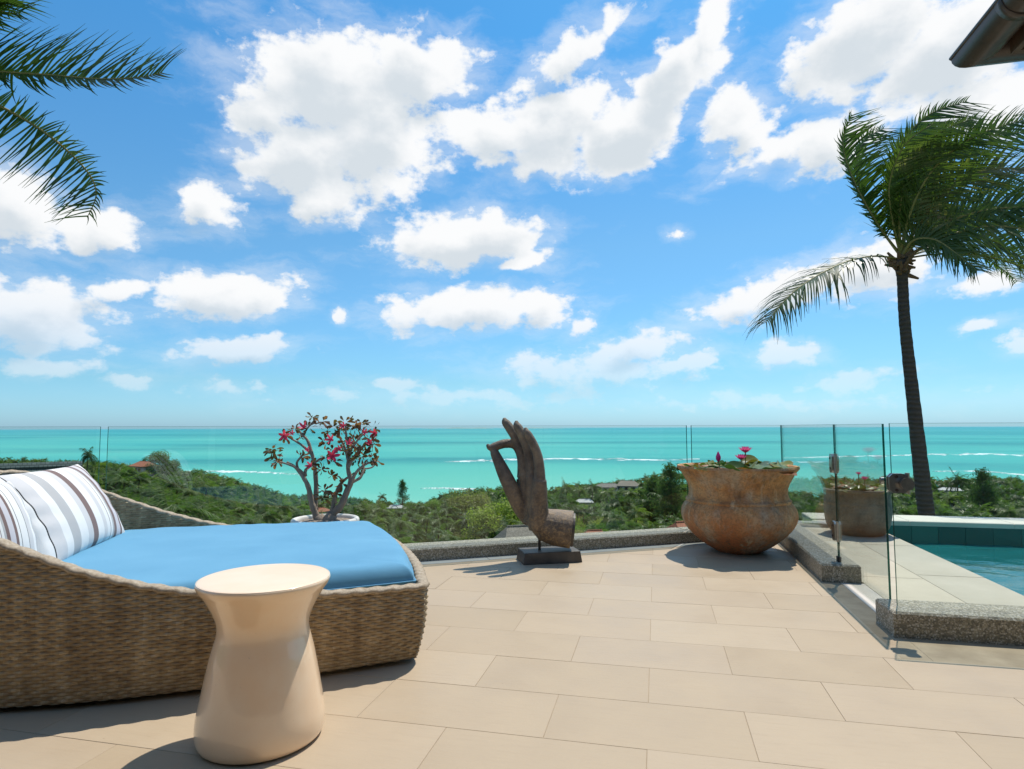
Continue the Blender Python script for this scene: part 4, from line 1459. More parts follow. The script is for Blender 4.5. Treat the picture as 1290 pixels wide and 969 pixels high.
    for (a, b) in ((4.342, 5.6), (5.6, 6.9), (6.9, 8.15)):
        MB().prism([(1.53 if b < 5.7 else 1.512, a + 0.003), (2.027, a + 0.003), (2.027, b - 0.003), (1.53 if b < 5.7 else 1.512, b - 0.003)], -0.03, 0.0, 0, 0.003).build('slab', T['deck_a'], deck)
    for (a, b) in ((4.342, 5.75), (5.75, 7.1), (7.1, 8.15)):
        MB().prism([(2.032, a + 0.003), (2.52, a + 0.003), (2.52, b - 0.003), (2.032, b - 0.003)], -0.05, -0.001, 0, 0.006).build('slab', T['deck_b'], deck)
    MB().prism([(1.42, 8.153), (2.52, 8.153), (2.52, 8.34), (1.42, 8.34)], -0.2, 0.05, 0, 0.008).build('deck_edge', T['edge_stone'], deck)
    MB().prism([(1.96, 8.342), (2.52, 8.342), (2.52, 8.93), (1.96, 8.93)], -3.0, -0.02, 0, 0.008).build('slab', T['coping'], deck)


build_terrace()


def build_pool():
    p = empty('swimming_pool', (0, 0, 0))
    tag(p, 'green-tiled swimming pool behind the glass', 'pool')
    x0, x1, y0, y1, zb, zw = 2.52, 9.5, 4.35, 8.93, -1.35, -0.27
    MB().box(x0 - 0.3, x1, y0, y1 + 0.4, zb - 0.2, zb - 0.02).build('floor_slab', T['pool_floor'], p)
    MB().box(x0 - 0.02, x1, y1 + 0.012, y1 + 0.5, zb, -0.06).build('back_wall', T['pool_floor'], p)
    MB().box(x0 - 0.3, x0 - 0.012, y0, y1, zb, -0.06).build('side_wall', T['pool_floor'], p)
    # wall tiles, far wall
    tile = MB().box(-0.148, 0.148, 0, 0.011, -0.123, 0.123, 0).mesh('wall_tile', T['pool_tile'])
    for i in range(23):
        for j in range(2):
            link('wall_tile', tile, p, (x0 + 0.15 + i * 0.301, y1 + 0.0, -0.185 - j * 0.251))
    tile2 = MB().box(-0.011, 0, -0.148, 0.148, -0.123, 0.123, 0).mesh('wall_tile', T['pool_tile'])
    for i in range(15):
        for j in range(2):
            link('wall_tile', tile2, p, (x0 - 0.0, y0 + 0.15 + i * 0.301, -0.185 - j * 0.251))
    # far coping stones
    x = 1.96
    while x < 9.4:
        e = min(x + 1.15, 9.5)
        MB().prism([(x + 0.002, 8.932), (e - 0.002, 8.932), (e - 0.002, 9.52), (x + 0.002, 9.52)], -0.06, 0.0, 0, 0.008).build('coping_stone', T['coping'], p)
        x = e
    MB().box(1.97, 9.5, 9.0, 9.5, -5.5, -0.062).build('outer_wall', T['wall'], p)
    w = MB().box(x0 - 0.01, x1, y0, y1 + 0.005, zw - 0.004, zw, 0)
    n = 60
    g = []
    xs = np.linspace(x0 - 0.005, x1, n); ys = np.linspace(y0, y1 + 0.005, n)
    X, Y = np.meshgrid(xs, ys, indexing='ij')
    Z = zw + 0.006 * np.sin(X * 7.1 + 2 * np.sin(Y * 3.3)) * np.sin(Y * 9.0 + X * 2)
    V = np.stack([X, Y, Z], -1).reshape(-1, 3)
    i, j = np.meshgrid(np.arange(n - 1), np.arange(n - 1), indexing='ij')
    k = (i * n + j).ravel()
    o = link('pool_water', np_mesh('pool_water', V, np.stack([k, k + n, k + n + 1, k + 1], -1), T['pool_water'], smooth=True))
    tag(o, 'rippled water of the pool', 'water', kind='structure')


build_pool()


# ------------------------------------------------------------------ frameless glass fence
def pane(name, a, b, z0, z1, label, th=0.012, group=None):
    """an upright glass sheet from ground point a to b"""
    a, b = Vector(a), Vector(b)
    d = (b - a); Ln = d.length
    o = empty(name, (a.x, a.y, z0), math.atan2(d.y, d.x))
    tag(o, label, 'glass pane', group)
    h = z1 - z0
    MB().add([(0, -th / 2, 0), (Ln, -th / 2, 0), (Ln, -th / 2, h), (0, -th / 2, h), (0, th / 2, 0), (Ln, th / 2, 0), (Ln, th / 2, h), (0, th / 2, h)],
             [(0, 1, 2, 3), (5, 4, 7, 6)], 0).build('glass_sheet', [T['glass']], o)
    e = th / 2
    m = MB()
    m.box(-0.0015, 0.0, -e, e, 0, h); m.box(Ln, Ln + 0.0015, -e, e, 0, h); m.box(0, Ln, -e, e, h, h + 0.0015)
    m.build('polished_edge', T['glass_edge'], o)
    return o, Ln, h


def gl(s):
    return tuple(BP + BD_ * s + BN_ * 0.15)


pane('glass_fence_panel', gl(-9.3), gl(-5.383), 0.10, 1.215, 'leftmost frameless glass pane, behind the striped cushions')
pane('glass_fence_panel', gl(-5.328), gl(0.079), 0.10, 1.215, 'long frameless glass pane behind the daybed and hand sculpture')
pane('glass_fence_panel', gl(0.139), gl(1.32), 0.10, 1.215, 'short frameless glass pane behind the big clay pot')
sp_, L1, H1 = pane('glass_fence_panel', (1.385, 7.60), (1.385, 5.46), 0.12, 1.215, 'frameless glass pane standing on the curb right of the clay pot')
fp_, L2, H2 = pane('glass_fence_panel', (1.372, 4.19), (3.3, 4.19), 0.13, 1.217, 'fixed glass pane on the near curb in front of the pool')
gp_, L3, H3 = pane('glass_gate', (1.385, 5.435), (1.385, 4.345), 0.03, 1.214, 'closed glass gate between the side curb and the near curb')


def clamp(parent, x, z, name='hinge', w=0.085, h=0.15, knob=False):
    m = MB()
    for s in (-1, 1):
        ya, yb = (0.0075, 0.026) if s > 0 else (-0.026, -0.0075)
        c = 0.02
        poly = [(x - w / 2, z - h / 2 + c), (x - w / 2 + c, z - h / 2), (x + w / 2 - c, z - h / 2), (x + w / 2, z - h / 2 + c), (x + w / 2, z + h / 2 - c), (x + w / 2 - c, z + h / 2), (x - w / 2 + c, z + h / 2), (x - w / 2, z + h / 2 - c)]
        vs = [(p[0], ya, p[1]) for p in poly] + [(p[0], yb, p[1]) for p in poly]
        n = 8
        fs = [tuple(range(n)), tuple(range(n, 2 * n))[::-1]] + [(i + n, (i + 1) % n + n, (i + 1) % n, i) for i in range(n)]
        m.add(vs, fs)
    m.tube([(x + w / 2 + 0.006, 0, z - h / 2 - 0.004), (x + w / 2 + 0.006, 0, z + h / 2 + 0.004)], 0.0135, 12)
    o = m.build(name, T['steel'], parent)
    for dz in (-0.04, 0.04):
        for s in (-1, 1):
            MB().tube([(x - 0.012, s * 0.026, z + dz), (x - 0.012, s * 0.0295, z + dz)], 0.009, 10).build('screw', T['iron'], o)
    return o


clamp(sp_, L1 - 0.03, 0.905 - 0.12)
clamp(sp_, L1 - 0.03, 0.37 - 0.12)
MB().box(L1 - 0.02, L1 + 0.03, -0.012, 0.012, 0.012, 0.055).build('floor_stop', T['rubber'], sp_)
o_ = clamp(fp_, 0.028, 0.86 - 0.13, w=0.10, h=0.115)
MB().tube([(0.06, -0.03, 0.73), (0.06, -0.075, 0.73)], [0.032, 0.036], 18).build('latch_knob', T['steel'], fp_)
MB().tube([(L3 - 0.05, -0.012, 0.83), (L3 - 0.05, 0.03, 0.83)], 0.02, 14).build('latch_plate', T['steel'], gp_)


# ================================================================== DAYBED
def catmull(P, closed=True, per=16):
    P = np.array(P, float); n = len(P)
    out = []
    for i in range(n if closed else n - 1):
        p0, p1, p2, p3 = P[(i - 1) % n] if closed or i > 0 else P[0], P[i], P[(i + 1) % n], P[(i + 2) % n] if closed or i + 2 < n else P[-1]
        for t in np.linspace(0, 1, per, endpoint=False):
            out.append(0.5 * (2 * p1 + (p2 - p0) * t + (2 * p0 - 5 * p1 + 4 * p2 - p3) * t * t + (3 * p1 - p0 - 3 * p2 + p3) * t ** 3))
    if not closed: out.append(P[-1])
    return np.array(out)


def resample(P, n, closed=True):
    Q = np.vstack([P, P[:1]]) if closed else P
    s = np.concatenate([[0], np.cumsum(np.linalg.norm(np.diff(Q, axis=0), axis=1))])
    t = np.linspace(0, s[-1], n, endpoint=not closed)
    return np.stack([np.interp(t, s, Q[:, i]) for i in range(Q.shape[1])], -1), s[-1]


RIM_U = [-2.7, -2.3, -1.95, -1.76, -1.5, -1.25, -1.05, -0.75, -0.4, 0.0, 0.2]
RIM_Z = [0.95, 0.92, 0.79, 0.70, 0.59, 0.51, 0.465, 0.425, 0.40, 0.39, 0.388]
PLAN = [(0.045, 0.12), (0.028, 0.0), (-0.07, -0.048), (-0.6, -0.085), (-1.05, -0.095), (-1.55, -0.06), (-2.05, 0.08), (-2.45, 0.42), (-2.6, 0.93), (-2.45, 1.45), (-2.05, 1.82), (-1.55, 1.93), (-1.05, 1.91), (-0.6, 1.85), (-0.07, 1.755), (0.028, 1.70), (0.045, 1.58), (0.085, 1.25), (0.10, 0.86), (0.085, 0.45)]


def build_daybed():
    o = empty('daybed', (-1.193, 3.078, 0), R(32.5))
    tag(o, 'large woven wicker daybed with blue mattress on the terrace', 'daybed')
    fine = catmull(PLAN, True, 24)
    Lp = resample(fine, 2000)[1]
    pc, pr = 0.0320, 0.0152
    ncol = int(round(Lp / pc / 2) * 2)
    ns = ncol * 8
    Q, Lp = resample(fine, ns)
    tg = np.roll(Q, -1, 0) - np.roll(Q, 1, 0)
    tg /= np.linalg.norm(tg, axis=1)[:, None]
    nrm = np.stack([tg[:, 1], -tg[:, 0]], -1)              # points outward if the outline runs clockwise
    cen = Q.mean(0)
    if ((Q - cen) * nrm).sum() < 0: nrm = -nrm
    h = np.interp(Q[:, 0], RIM_U, RIM_Z)
    si = np.arange(ns) / 8.0

    def sheet(name, nr, inner):
        t = np.linspace(0, 1, nr)
        S, Tt = np.meshgrid(np.arange(ns), t, indexing='ij')
        z0 = 0.028 if not inner else None
        if inner:
            lo = np.maximum(h - 0.5, 0.30)
            Z = h[S] + (lo[S] - h[S]) * Tt
            off = -0.052 - 0.012 * Tt
        else:
            Z = 0.028 + (h[S] - 0.028) * Tt
            off = -0.05 * (1 - Tt) ** 1.4 + 0.012 * np.sin(math.pi * Tt)
        col = si[S]
        row = Z / pr
        k = np.floor(row)
        fr = row - k
        # each strand runs over one stake and under the next, the strand above it the other way round
        disp = 0.0046 * np.cos(math.pi * (col + k)) + 0.0095 * np.clip(np.sin(math.pi * fr), 0, 1) ** 0.5 - 0.011
        disp *= (-1 if inner else 1)
        X = Q[S] + nrm[S] * (off + disp)[..., None]
        V = np.concatenate([X, Z[..., None]], -1).reshape(-1, 3)
        UV = np.stack([col, row], -1).reshape(-1, 2)
        a, b = np.meshgrid(np.arange(ns), np.arange(nr - 1), indexing='ij')
        a2 = (a + 1) % ns
        F = np.stack([a * nr + b, a2 * nr + b, a2 * nr + b + 1, a * nr + b + 1], -1).reshape(-1, 4)
        if inner: F = F[:, ::-1]
        return link(name, np_mesh(name, V, F, T['wicker'], smooth=True, uv=UV), o)

    sheet('outer_weave', 190, False)
    sheet('inner_weave', 90, True)
    # bound rim: a plaited roll on the edge
    nq = 620
    q2, _ = resample(fine, nq)
    t2 = np.roll(q2, -1, 0) - np.roll(q2, 1, 0); t2 /= np.linalg.norm(t2, axis=1)[:, None]
    n2 = np.stack([t2[:, 1], -t2[:, 0]], -1)
    if ((q2 - cen) * n2).sum() < 0: n2 = -n2
    h2 = np.interp(q2[:, 0], RIM_U, RIM_Z)
    kr = 12
    V = []
    for i in range(nq):
        for k in range(kr):
            w = 2 * math.pi * k / kr
            rr = 1 + 0.16 * math.sin(2 * w + i * 0.95)
            e, zz = -0.022 + 0.031 * math.cos(w) * rr, 0.017 * math.sin(w) * rr
            V.append((q2[i, 0] + n2[i, 0] * e, q2[i, 1] + n2[i, 1] * e, h2[i] + zz))
    a, b = np.meshgrid(np.arange(nq), np.arange(kr), indexing='ij')
    a2, b2 = (a + 1) % nq, (b + 1) % kr
    F = np.stack([a * kr + b, a2 * kr + b, a2 * kr + b2, a * kr + b2], -1).reshape(-1, 4)
    link('rim_roll', np_mesh('rim_roll', V, F, T['rim'], smooth=True), o)
    # base board and feet
    q3, _ = resample(fine, 80)
    base = [tuple(cen + (p - cen) * 0.93) for p in q3]
    ar = sum(base[i][0] * base[(i + 1) % 80][1] - base[(i + 1) % 80][0] * base[i][1] for i in range(80))
    if ar < 0: base = base[::-1]
    MB().prism(base, 0.03, 0.33).build('base_board', T['iron'], o)
    for (x, y) in ((-0.3, 0.25), (-0.3, 1.55), (-2.1, 0.4), (-2.1, 1.55)):
        MB().lathe([(0.03, 0.0), (0.034, 0.004), (0.034, 0.03)], 14).build('foot', T['rubber'], o, loc=(x, y, 0))
    return o, fine, cen


DAY, DAY_PLAN, DAY_C = build_daybed()


def build_mattress():
    o = empty('mattress', DAY.location, R(32.5))
    tag(o, 'thick sky-blue canvas mattress filling the wicker daybed', 'mattress')
    q, _ = resample(DAY_PLAN, 240)
    tg = np.roll(q, -1, 0) - np.roll(q, 1, 0); tg /= np.linalg.norm(tg, axis=1)[:, None]
    nm = np.stack([tg[:, 1], -tg[:, 0]], -1)
    if ((q - DAY_C) * nm).sum() < 0: nm = -nm
    edge = q - nm * 0.066
    zb, zt = 0.335, 0.497
    rings = [(0.0, zt + 0.012)]
    fs = list(np.linspace(0.06, 0.90, 20)) + [0.93, 0.955, 0.972, 0.984, 0.992, 0.997, 1.0]
    V = [(DAY_C[0], DAY_C[1], zt + 0.012)]
    r = np.random.default_rng(8)
    for f in fs:
        e = max(0.0, (f - 0.93) / 0.07)
        z = zb + 0.075 + (zt - zb - 0.075) * math.sqrt(max(0, 1 - e * e)) + 0.012 * (1 - f * f)
        for i, p in enumerate(edge):
            x = DAY_C + (p - DAY_C) * f
            wr = 0.0016 * math.sin(x[0] * 9 + 3 * math.sin(x[1] * 4)) * math.sin(x[1] * 7 + x[0] * 3) + 0.002 * math.exp(-((f - 0.9) / 0.08) ** 2) * math.sin(i * 0.9 + 2 * math.sin(i * 0.23))
            V.append((x[0], x[1], z + wr))
    for z, k in ((zb + 0.06, 1.002), (zb + 0.03, 1.001), (zb, 0.996)):
        for i, p in enumerate(edge):
            x = DAY_C + (p - DAY_C) * k
            V.append((x[0], x[1], z))
    n = len(edge)
    nr = len(fs) + 3
    T3 = np.array([(0, 1 + i, 1 + (i + 1) % n) for i in range(n)])
    a, b = np.meshgrid(np.arange(nr - 1), np.arange(n), indexing='ij')
    b2 = (b + 1) % n
    F4 = np.stack([1 + a * n + b, 1 + (a + 1) * n + b, 1 + (a + 1) * n + b2, 1 + a * n + b2], -1).reshape(-1, 4)
    link('cover', np_mesh('cover', V, [T3, F4], T['blue'], smooth=True), o)
    # piping round the top seam and the bottom seam
    for z, k in ((zb + 0.076, 1.0035),):
        pts = [(*(DAY_C + (p - DAY_C) * k), z) for p in edge] + [(*(DAY_C + (edge[0] - DAY_C) * k), z)]
        MB().tube(pts, 0.0045, 6, cap=False).build('piping', T['blue'], o, smooth=True)


build_mattress()


def pillow(label, mat, loc, rz, lean, w, h, th, seed, roll=0.0):
    n = 56
    a = np.linspace(-1, 1, n)
    A, B = np.meshgrid(a, a, indexing='ij')
    r = np.random.default_rng(seed)
    prof = (np.clip(1 - A ** 2, 0, 1) ** 0.42) * (np.clip(1 - B ** 2, 0, 1) ** 0.48)
    pin = 1 - 0.07 * (1 - np.abs(A) ** 2) * np.abs(B) ** 3
    pin2 = 1 - 0.06 * (1 - np.abs(B) ** 2) * np.abs(A) ** 3
    X, Z = A * w / 2 * pin2, B * h / 2 * pin
    rad = np.exp(-((np.abs(A) - 0.9) / 0.25) ** 2)
    fold = 0.05 * rad * np.sin(B * 15 + seed + 2 * A) * (1 - B ** 2) + 0.04 * np.sin(A * 7 + seed) * np.exp(-((np.abs(B) - 0.92) / 0.2) ** 2)
    Yf = -th / 2 * prof * (1 + fold)
    Yb = th / 2 * prof * (1 + 0.3 * fold)
    V = np.concatenate([np.stack([X, Yf, Z], -1).reshape(-1, 3), np.stack([X, Yb, Z], -1).reshape(-1, 3)])
    i, j = np.meshgrid(np.arange(n - 1), np.arange(n - 1), indexing='ij')
    k = (i * n + j).ravel()
    F = np.stack([k, k + n, k + n + 1, k + 1], -1)
    F = np.concatenate([F, F[:, ::-1] + n * n])
    uv = np.stack([(A + 1) / 2, (B + 1) / 2], -1).reshape(-1, 2)
    o = link('cushion', np_mesh('cushion', V, F, mat, smooth=True, uv=np.concatenate([uv, uv])))
    o.location = loc
    o.rotation_euler = (Matrix.Rotation(rz, 4, 'Z') @ Matrix.Rotation(lean, 4, 'X') @ Matrix.Rotation(roll, 4, 'Y')).to_euler()
    tag(o, label, 'cushion')
    return o


def dloc(u, v, z):
    a = R(32.5)
    return (-1.193 + u * math.cos(a) - v * math.sin(a), 3.078 + u * math.sin(a) + v * math.cos(a), z)


pillow('large grey, white and brown striped cushion with its whole face showing', T['stripe_a'], dloc(-1.90, 1.16, 0.715), R(32.5 + 90 - 5), R(-32), 1.14, 0.58, 0.25, 1)
pillow('striped cushion at the left picture edge, in front of the large one', T['stripe_b'], dloc(-1.97, 0.38, 0.72), R(32.5 + 90 - 18), R(-24), 0.42, 0.50, 0.22, 5, R(4))


# ================================================================== CERAMIC STOOL
def build_stool():
    prof = [(0.20, 0.0), (0.228, 0.006), (0.240, 0.022), (0.2445, 0.05), (0.2435, 0.09), (0.234, 0.15), (0.2225, 0.21), (0.2105, 0.27), (0.199, 0.325), (0.187, 0.37), (0.179, 0.40), (0.177, 0.43), (0.185, 0.465), (0.206, 0.51), (0.231, 0.553), (0.249, 0.578), (0.257, 0.592), (0.2595, 0.600), (0.2575, 0.607), (0.250, 0.6115), (0.2, 0.6135), (0.1, 0.614), (0.0, 0.614)]
    # finer profile
    P = catmull([(a * 0.965, b) for a, b in prof], False, 5)
    m = MB().lathe([tuple(p) for p in P[:-1]], 128, wob=lambda w, z: 0.006 * math.sin(w * 2 + z * 5) * (1 if z < 0.57 else 0.2), close=True)
    o = m.build('ceramic_stool', T['ceramic'])
    autosmooth(o, 50)
    o.location = (-1.525, 2.235, 0.0)
    tag(o, 'cream glazed hourglass-shaped ceramic stool in front of the daybed', 'stool')


build_stool()


# ================================================================== HAND SCULPTURE
def build_hand():
    root = empty('hand_sculpture', (-0.96, 5.62, 0), YAW)
    tag(root, 'dark bronze hand sculpture with thumb and index touching, on a plinth', 'sculpture')
    # plinth, turned a little
    pl = MB()
    L_, D_, H_ = 0.27, 0.145, 0.10
    k = 0.94
    vs = [(-L_, -D_, 0), (L_, -D_, 0), (L_, D_, 0), (-L_, D_, 0), (-L_ * k, -D_ * k, H_), (L_ * k, -D_ * k, H_), (L_ * k, D_ * k, H_), (-L_ * k, D_ * k, H_)]
    pl.add(vs, [(3, 2, 1, 0), (4, 5, 6, 7), (0, 1, 5, 4), (1, 2, 6, 5), (2, 3, 7, 6), (3, 0, 4, 7)])
    p = pl.build('plinth', T['plinth'], root, loc=(0.0, 0.03, 0.0))
    p.rotation_euler = (0, 0, R(12))
    bv = p.modifiers.new('bevel', 'BEVEL'); bv.width = 0.006; bv.segments = 2
    MB().tube([(-0.085, 0.02, 0.09), (-0.085, 0.02, 0.30)], 0.013, 10).build('support_rod', T['iron'], root)
    # the hand: chains (x right, y depth, z up, radius), fused to one surface
    m = MB()

    def chain(pts, n=14, sub=6):
        C = catmull(pts, False, sub)
        m.tube([tuple(c[:3]) for c in C], [float(c[3]) for c in C], n)

    # forearm stump with a flat cut
    m.tube([(-0.10, 0.02, 0.37), (-0.03, 0.01, 0.325), (0.06, 0.0, 0.30), (0.15, -0.005, 0.288), (0.205, -0.01, 0.281)], [0.115, 0.15, 0.163, 0.166, 0.168], 28)
    # palm: heel and rays to the knuckles
    kn = {'index': (-0.235, 0.135, 0.735), 'middle': (-0.215, 0.055, 0.775), 'ring': (-0.15, -0.03, 0.765), 'little': (-0.085, -0.115, 0.735)}
    for nme, q in kn.items():
        c = (-0.12, 0.02, 0.36)
        mid = (0.55 * q[0] + 0.45 * c[0] + 0.005, 0.75 * q[1] + 0.01, 0.55)
        chain([(*c, 0.115), (*mid, 0.083), (*q, 0.062)], 16)
    chain([(-0.085, -0.03, 0.30, 0.10), (-0.10, -0.05, 0.42, 0.10), (-0.09, -0.08, 0.56, 0.075)], 16)
    chain([(-0.16, 0.06, 0.37, 0.09), (-0.20, 0.07, 0.46, 0.08), (-0.225, 0.10, 0.55, 0.06)], 16)
    # thumb
    chain([(-0.17, 0.06, 0.38, 0.085), (-0.255, 0.045, 0.485, 0.078), (-0.335, 0.03, 0.64, 0.072), (-0.40, 0.04, 0.775, 0.064), (-0.452, 0.062, 0.885, 0.052), (-0.490, 0.080, 0.965, 0.042), (-0.508, 0.086, 1.000, 0.026)], 16)
    # index, bent over to meet the thumb
    chain([(*kn['index'], 0.052), (-0.238, 0.14, 0.86, 0.044), (-0.256, 0.135, 0.965, 0.043), (-0.306, 0.125, 1.040, 0.043), (-0.395, 0.11, 1.050, 0.042), (-0.47, 0.095, 1.030, 0.040), (-0.53, 0.085, 1.015, 0.032), (-0.562, 0.08, 1.045, 0.012)], 14)
    chain([(*kn['middle'], 0.056), (-0.235, 0.06, 0.90, 0.049), (-0.262, 0.065, 1.01, 0.046), (-0.305, 0.07, 1.115, 0.043), (-0.355, 0.075, 1.20, 0.043), (-0.392, 0.08, 1.252, 0.036), (-0.400, 0.08, 1.290, 0.012)], 14)
    chain([(*kn['ring'], 0.056), (-0.165, -0.02, 0.89, 0.049), (-0.185, -0.02, 0.99, 0.046), (-0.222, -0.018, 1.09, 0.043), (-0.262, -0.015, 1.175, 0.042), (-0.286, -0.012, 1.222, 0.035), (-0.290, -0.012, 1.262, 0.011)], 14)
    chain([(*kn['little'], 0.054), (-0.088, -0.115, 0.85, 0.047), (-0.102, -0.118, 0.945, 0.043), (-0.135, -0.12, 1.04, 0.040), (-0.178, -0.12, 1.12, 0.038), (-0.203, -0.12, 1.162, 0.032), (-0.209, -0.12, 1.20, 0.010)], 14)
    h = m.build('hand', T['bronze'], root, smooth=True)
    rm = h.modifiers.new('fuse', 'REMESH'); rm.mode = 'VOXEL'; rm.voxel_size = 0.0065; rm.use_smooth_shade = True
    sm = h.modifiers.new('soften', 'SMOOTH'); sm.iterations = 2; sm.factor = 0.6
    # ring groove where the forearm is cut
    MB().tube([(0.198, -0.010, 0.282), (0.222, -0.011, 0.2795)], [0.150, 0.150], 28).build('forearm_core', T['plinth'], root)


build_hand()


# ================================================================== POTS AND PLANTS
def lily_pad(r, rad, cup, seed):
    """round leaf with a slit, slightly cupped or folded"""
    n, k = 22, 4
    rr = random.Random(seed)
    V = [(0, 0, 0)]
    ph = rr.random() * 6.28
    for j in range(1, k + 1):
        f = j / k
        for i in range(n):
            w = 0.16 + (2 * math.pi - 0.32) * i / (n - 1)
            x, y = math.cos(w) * rad * f, math.sin(w) * rad * f
            V.append((x, y, cup * f * f * rad * (0.6 + 0.5 * math.sin(2 * w + ph)) + 0.006 * math.sin(5 * w + ph) * f))
    F3 = [(0, 1 + i, 2 + i) for i in range(n - 1)]
    F4 = []
    for j in range(k - 1):
        for i in range(n - 1):
            a = 1 + j * n + i
            F4.append((a, a + n, a + n + 1, a + 1))
    return np_mesh('leaf', V, [np.array(F3), np.array(F4)], T['pad'], smooth=True)


def petal_flower(rad, petals, rows, lift, mat, core=True):
    V, F3, F4 = [], [], []
    for rw in range(rows):
        el = lift + rw * 0.35
        Lr = rad * (1 - 0.13 * rw)
        for i in range(petals):
            a = 2 * math.pi * (i + 0.5 * (rw % 2)) / petals
            h = Vector((math.cos(a), math.sin(a), 0)); s = Vector((-math.sin(a), math.cos(a), 0))
            b = len(V)
            for t, w in ((0.0, 0.06), (0.35, 0.17), (0.7, 0.15), (1.0, 0.012)):
                p = h * (Lr * t * math.cos(el + 0.25 * t)) + Vector((0, 0, Lr * t * math.sin(el + 0.25 * t)))
                V += [tuple(p - s * Lr * w), tuple(p + Vector((0, 0, -Lr * 0.04))), tuple(p + s * Lr * w)]
            for q in range(3):
                F4 += [(b + q * 3, b + q * 3 + 1, b + q * 3 + 4, b + q * 3 + 3), (b + q * 3 + 1, b + q * 3 + 2, b + q * 3 + 5, b + q * 3 + 4)]
    return np_mesh('flower', V, [np.array(F4)], mat, smooth=True)


def water_plant(name, loc, rad, n, flowers, seed, label, leafr):
    o = empty(name, loc)
    tag(o, label, 'plant')
    r = random.Random(seed)
    for i in range(n):
        a = 2.399 * i + r.uniform(-0.3, 0.3)
        q = rad * math.sqrt((i + 0.6) / n) * 0.98
        me = lily_pad(r, leafr * r.uniform(0.65, 1.2), r.choice([0.05, 0.12, 0.3, 0.6]) if q > rad * 0.5 else 0.08, seed * 50 + i)
        p = link('leaf', me, o, (math.cos(a) * q, math.sin(a) * q, r.uniform(0.004, 0.045)))
        p.rotation_euler = (r.uniform(-0.25, 0.25), r.uniform(-0.25, 0.25), r.uniform(0, 6.28))
    for (x, y, z, s, kind) in flowers:
        if kind == 'open':
            f = link('flower', petal_flower(s, 10, 2, 0.45, T['lotus']), o, (x, y, z))
            MB().lathe([(0.001, 0), (s * 0.12, s * 0.1), (s * 0.13, s * 0.22), (0.001, s * 0.3)], 8, close=False).build('stamens', T['stamen'], f)
        else:
            f = MB().lathe([(0.004, -0.01), (s * 0.32, s * 0.25), (s * 0.34, s * 0.6), (s * 0.16, s * 1.1), (0.002, s * 1.35)], 10, close=False).build('bud', T['lotus'], o, True, (x, y, z))
        MB().tube([(x * 0.9, y * 0.9, -0.06), (x * 0.96, y, z * 0.5), (x, y, z)], 0.006, 6).build('stalk', T['rachis'], o)


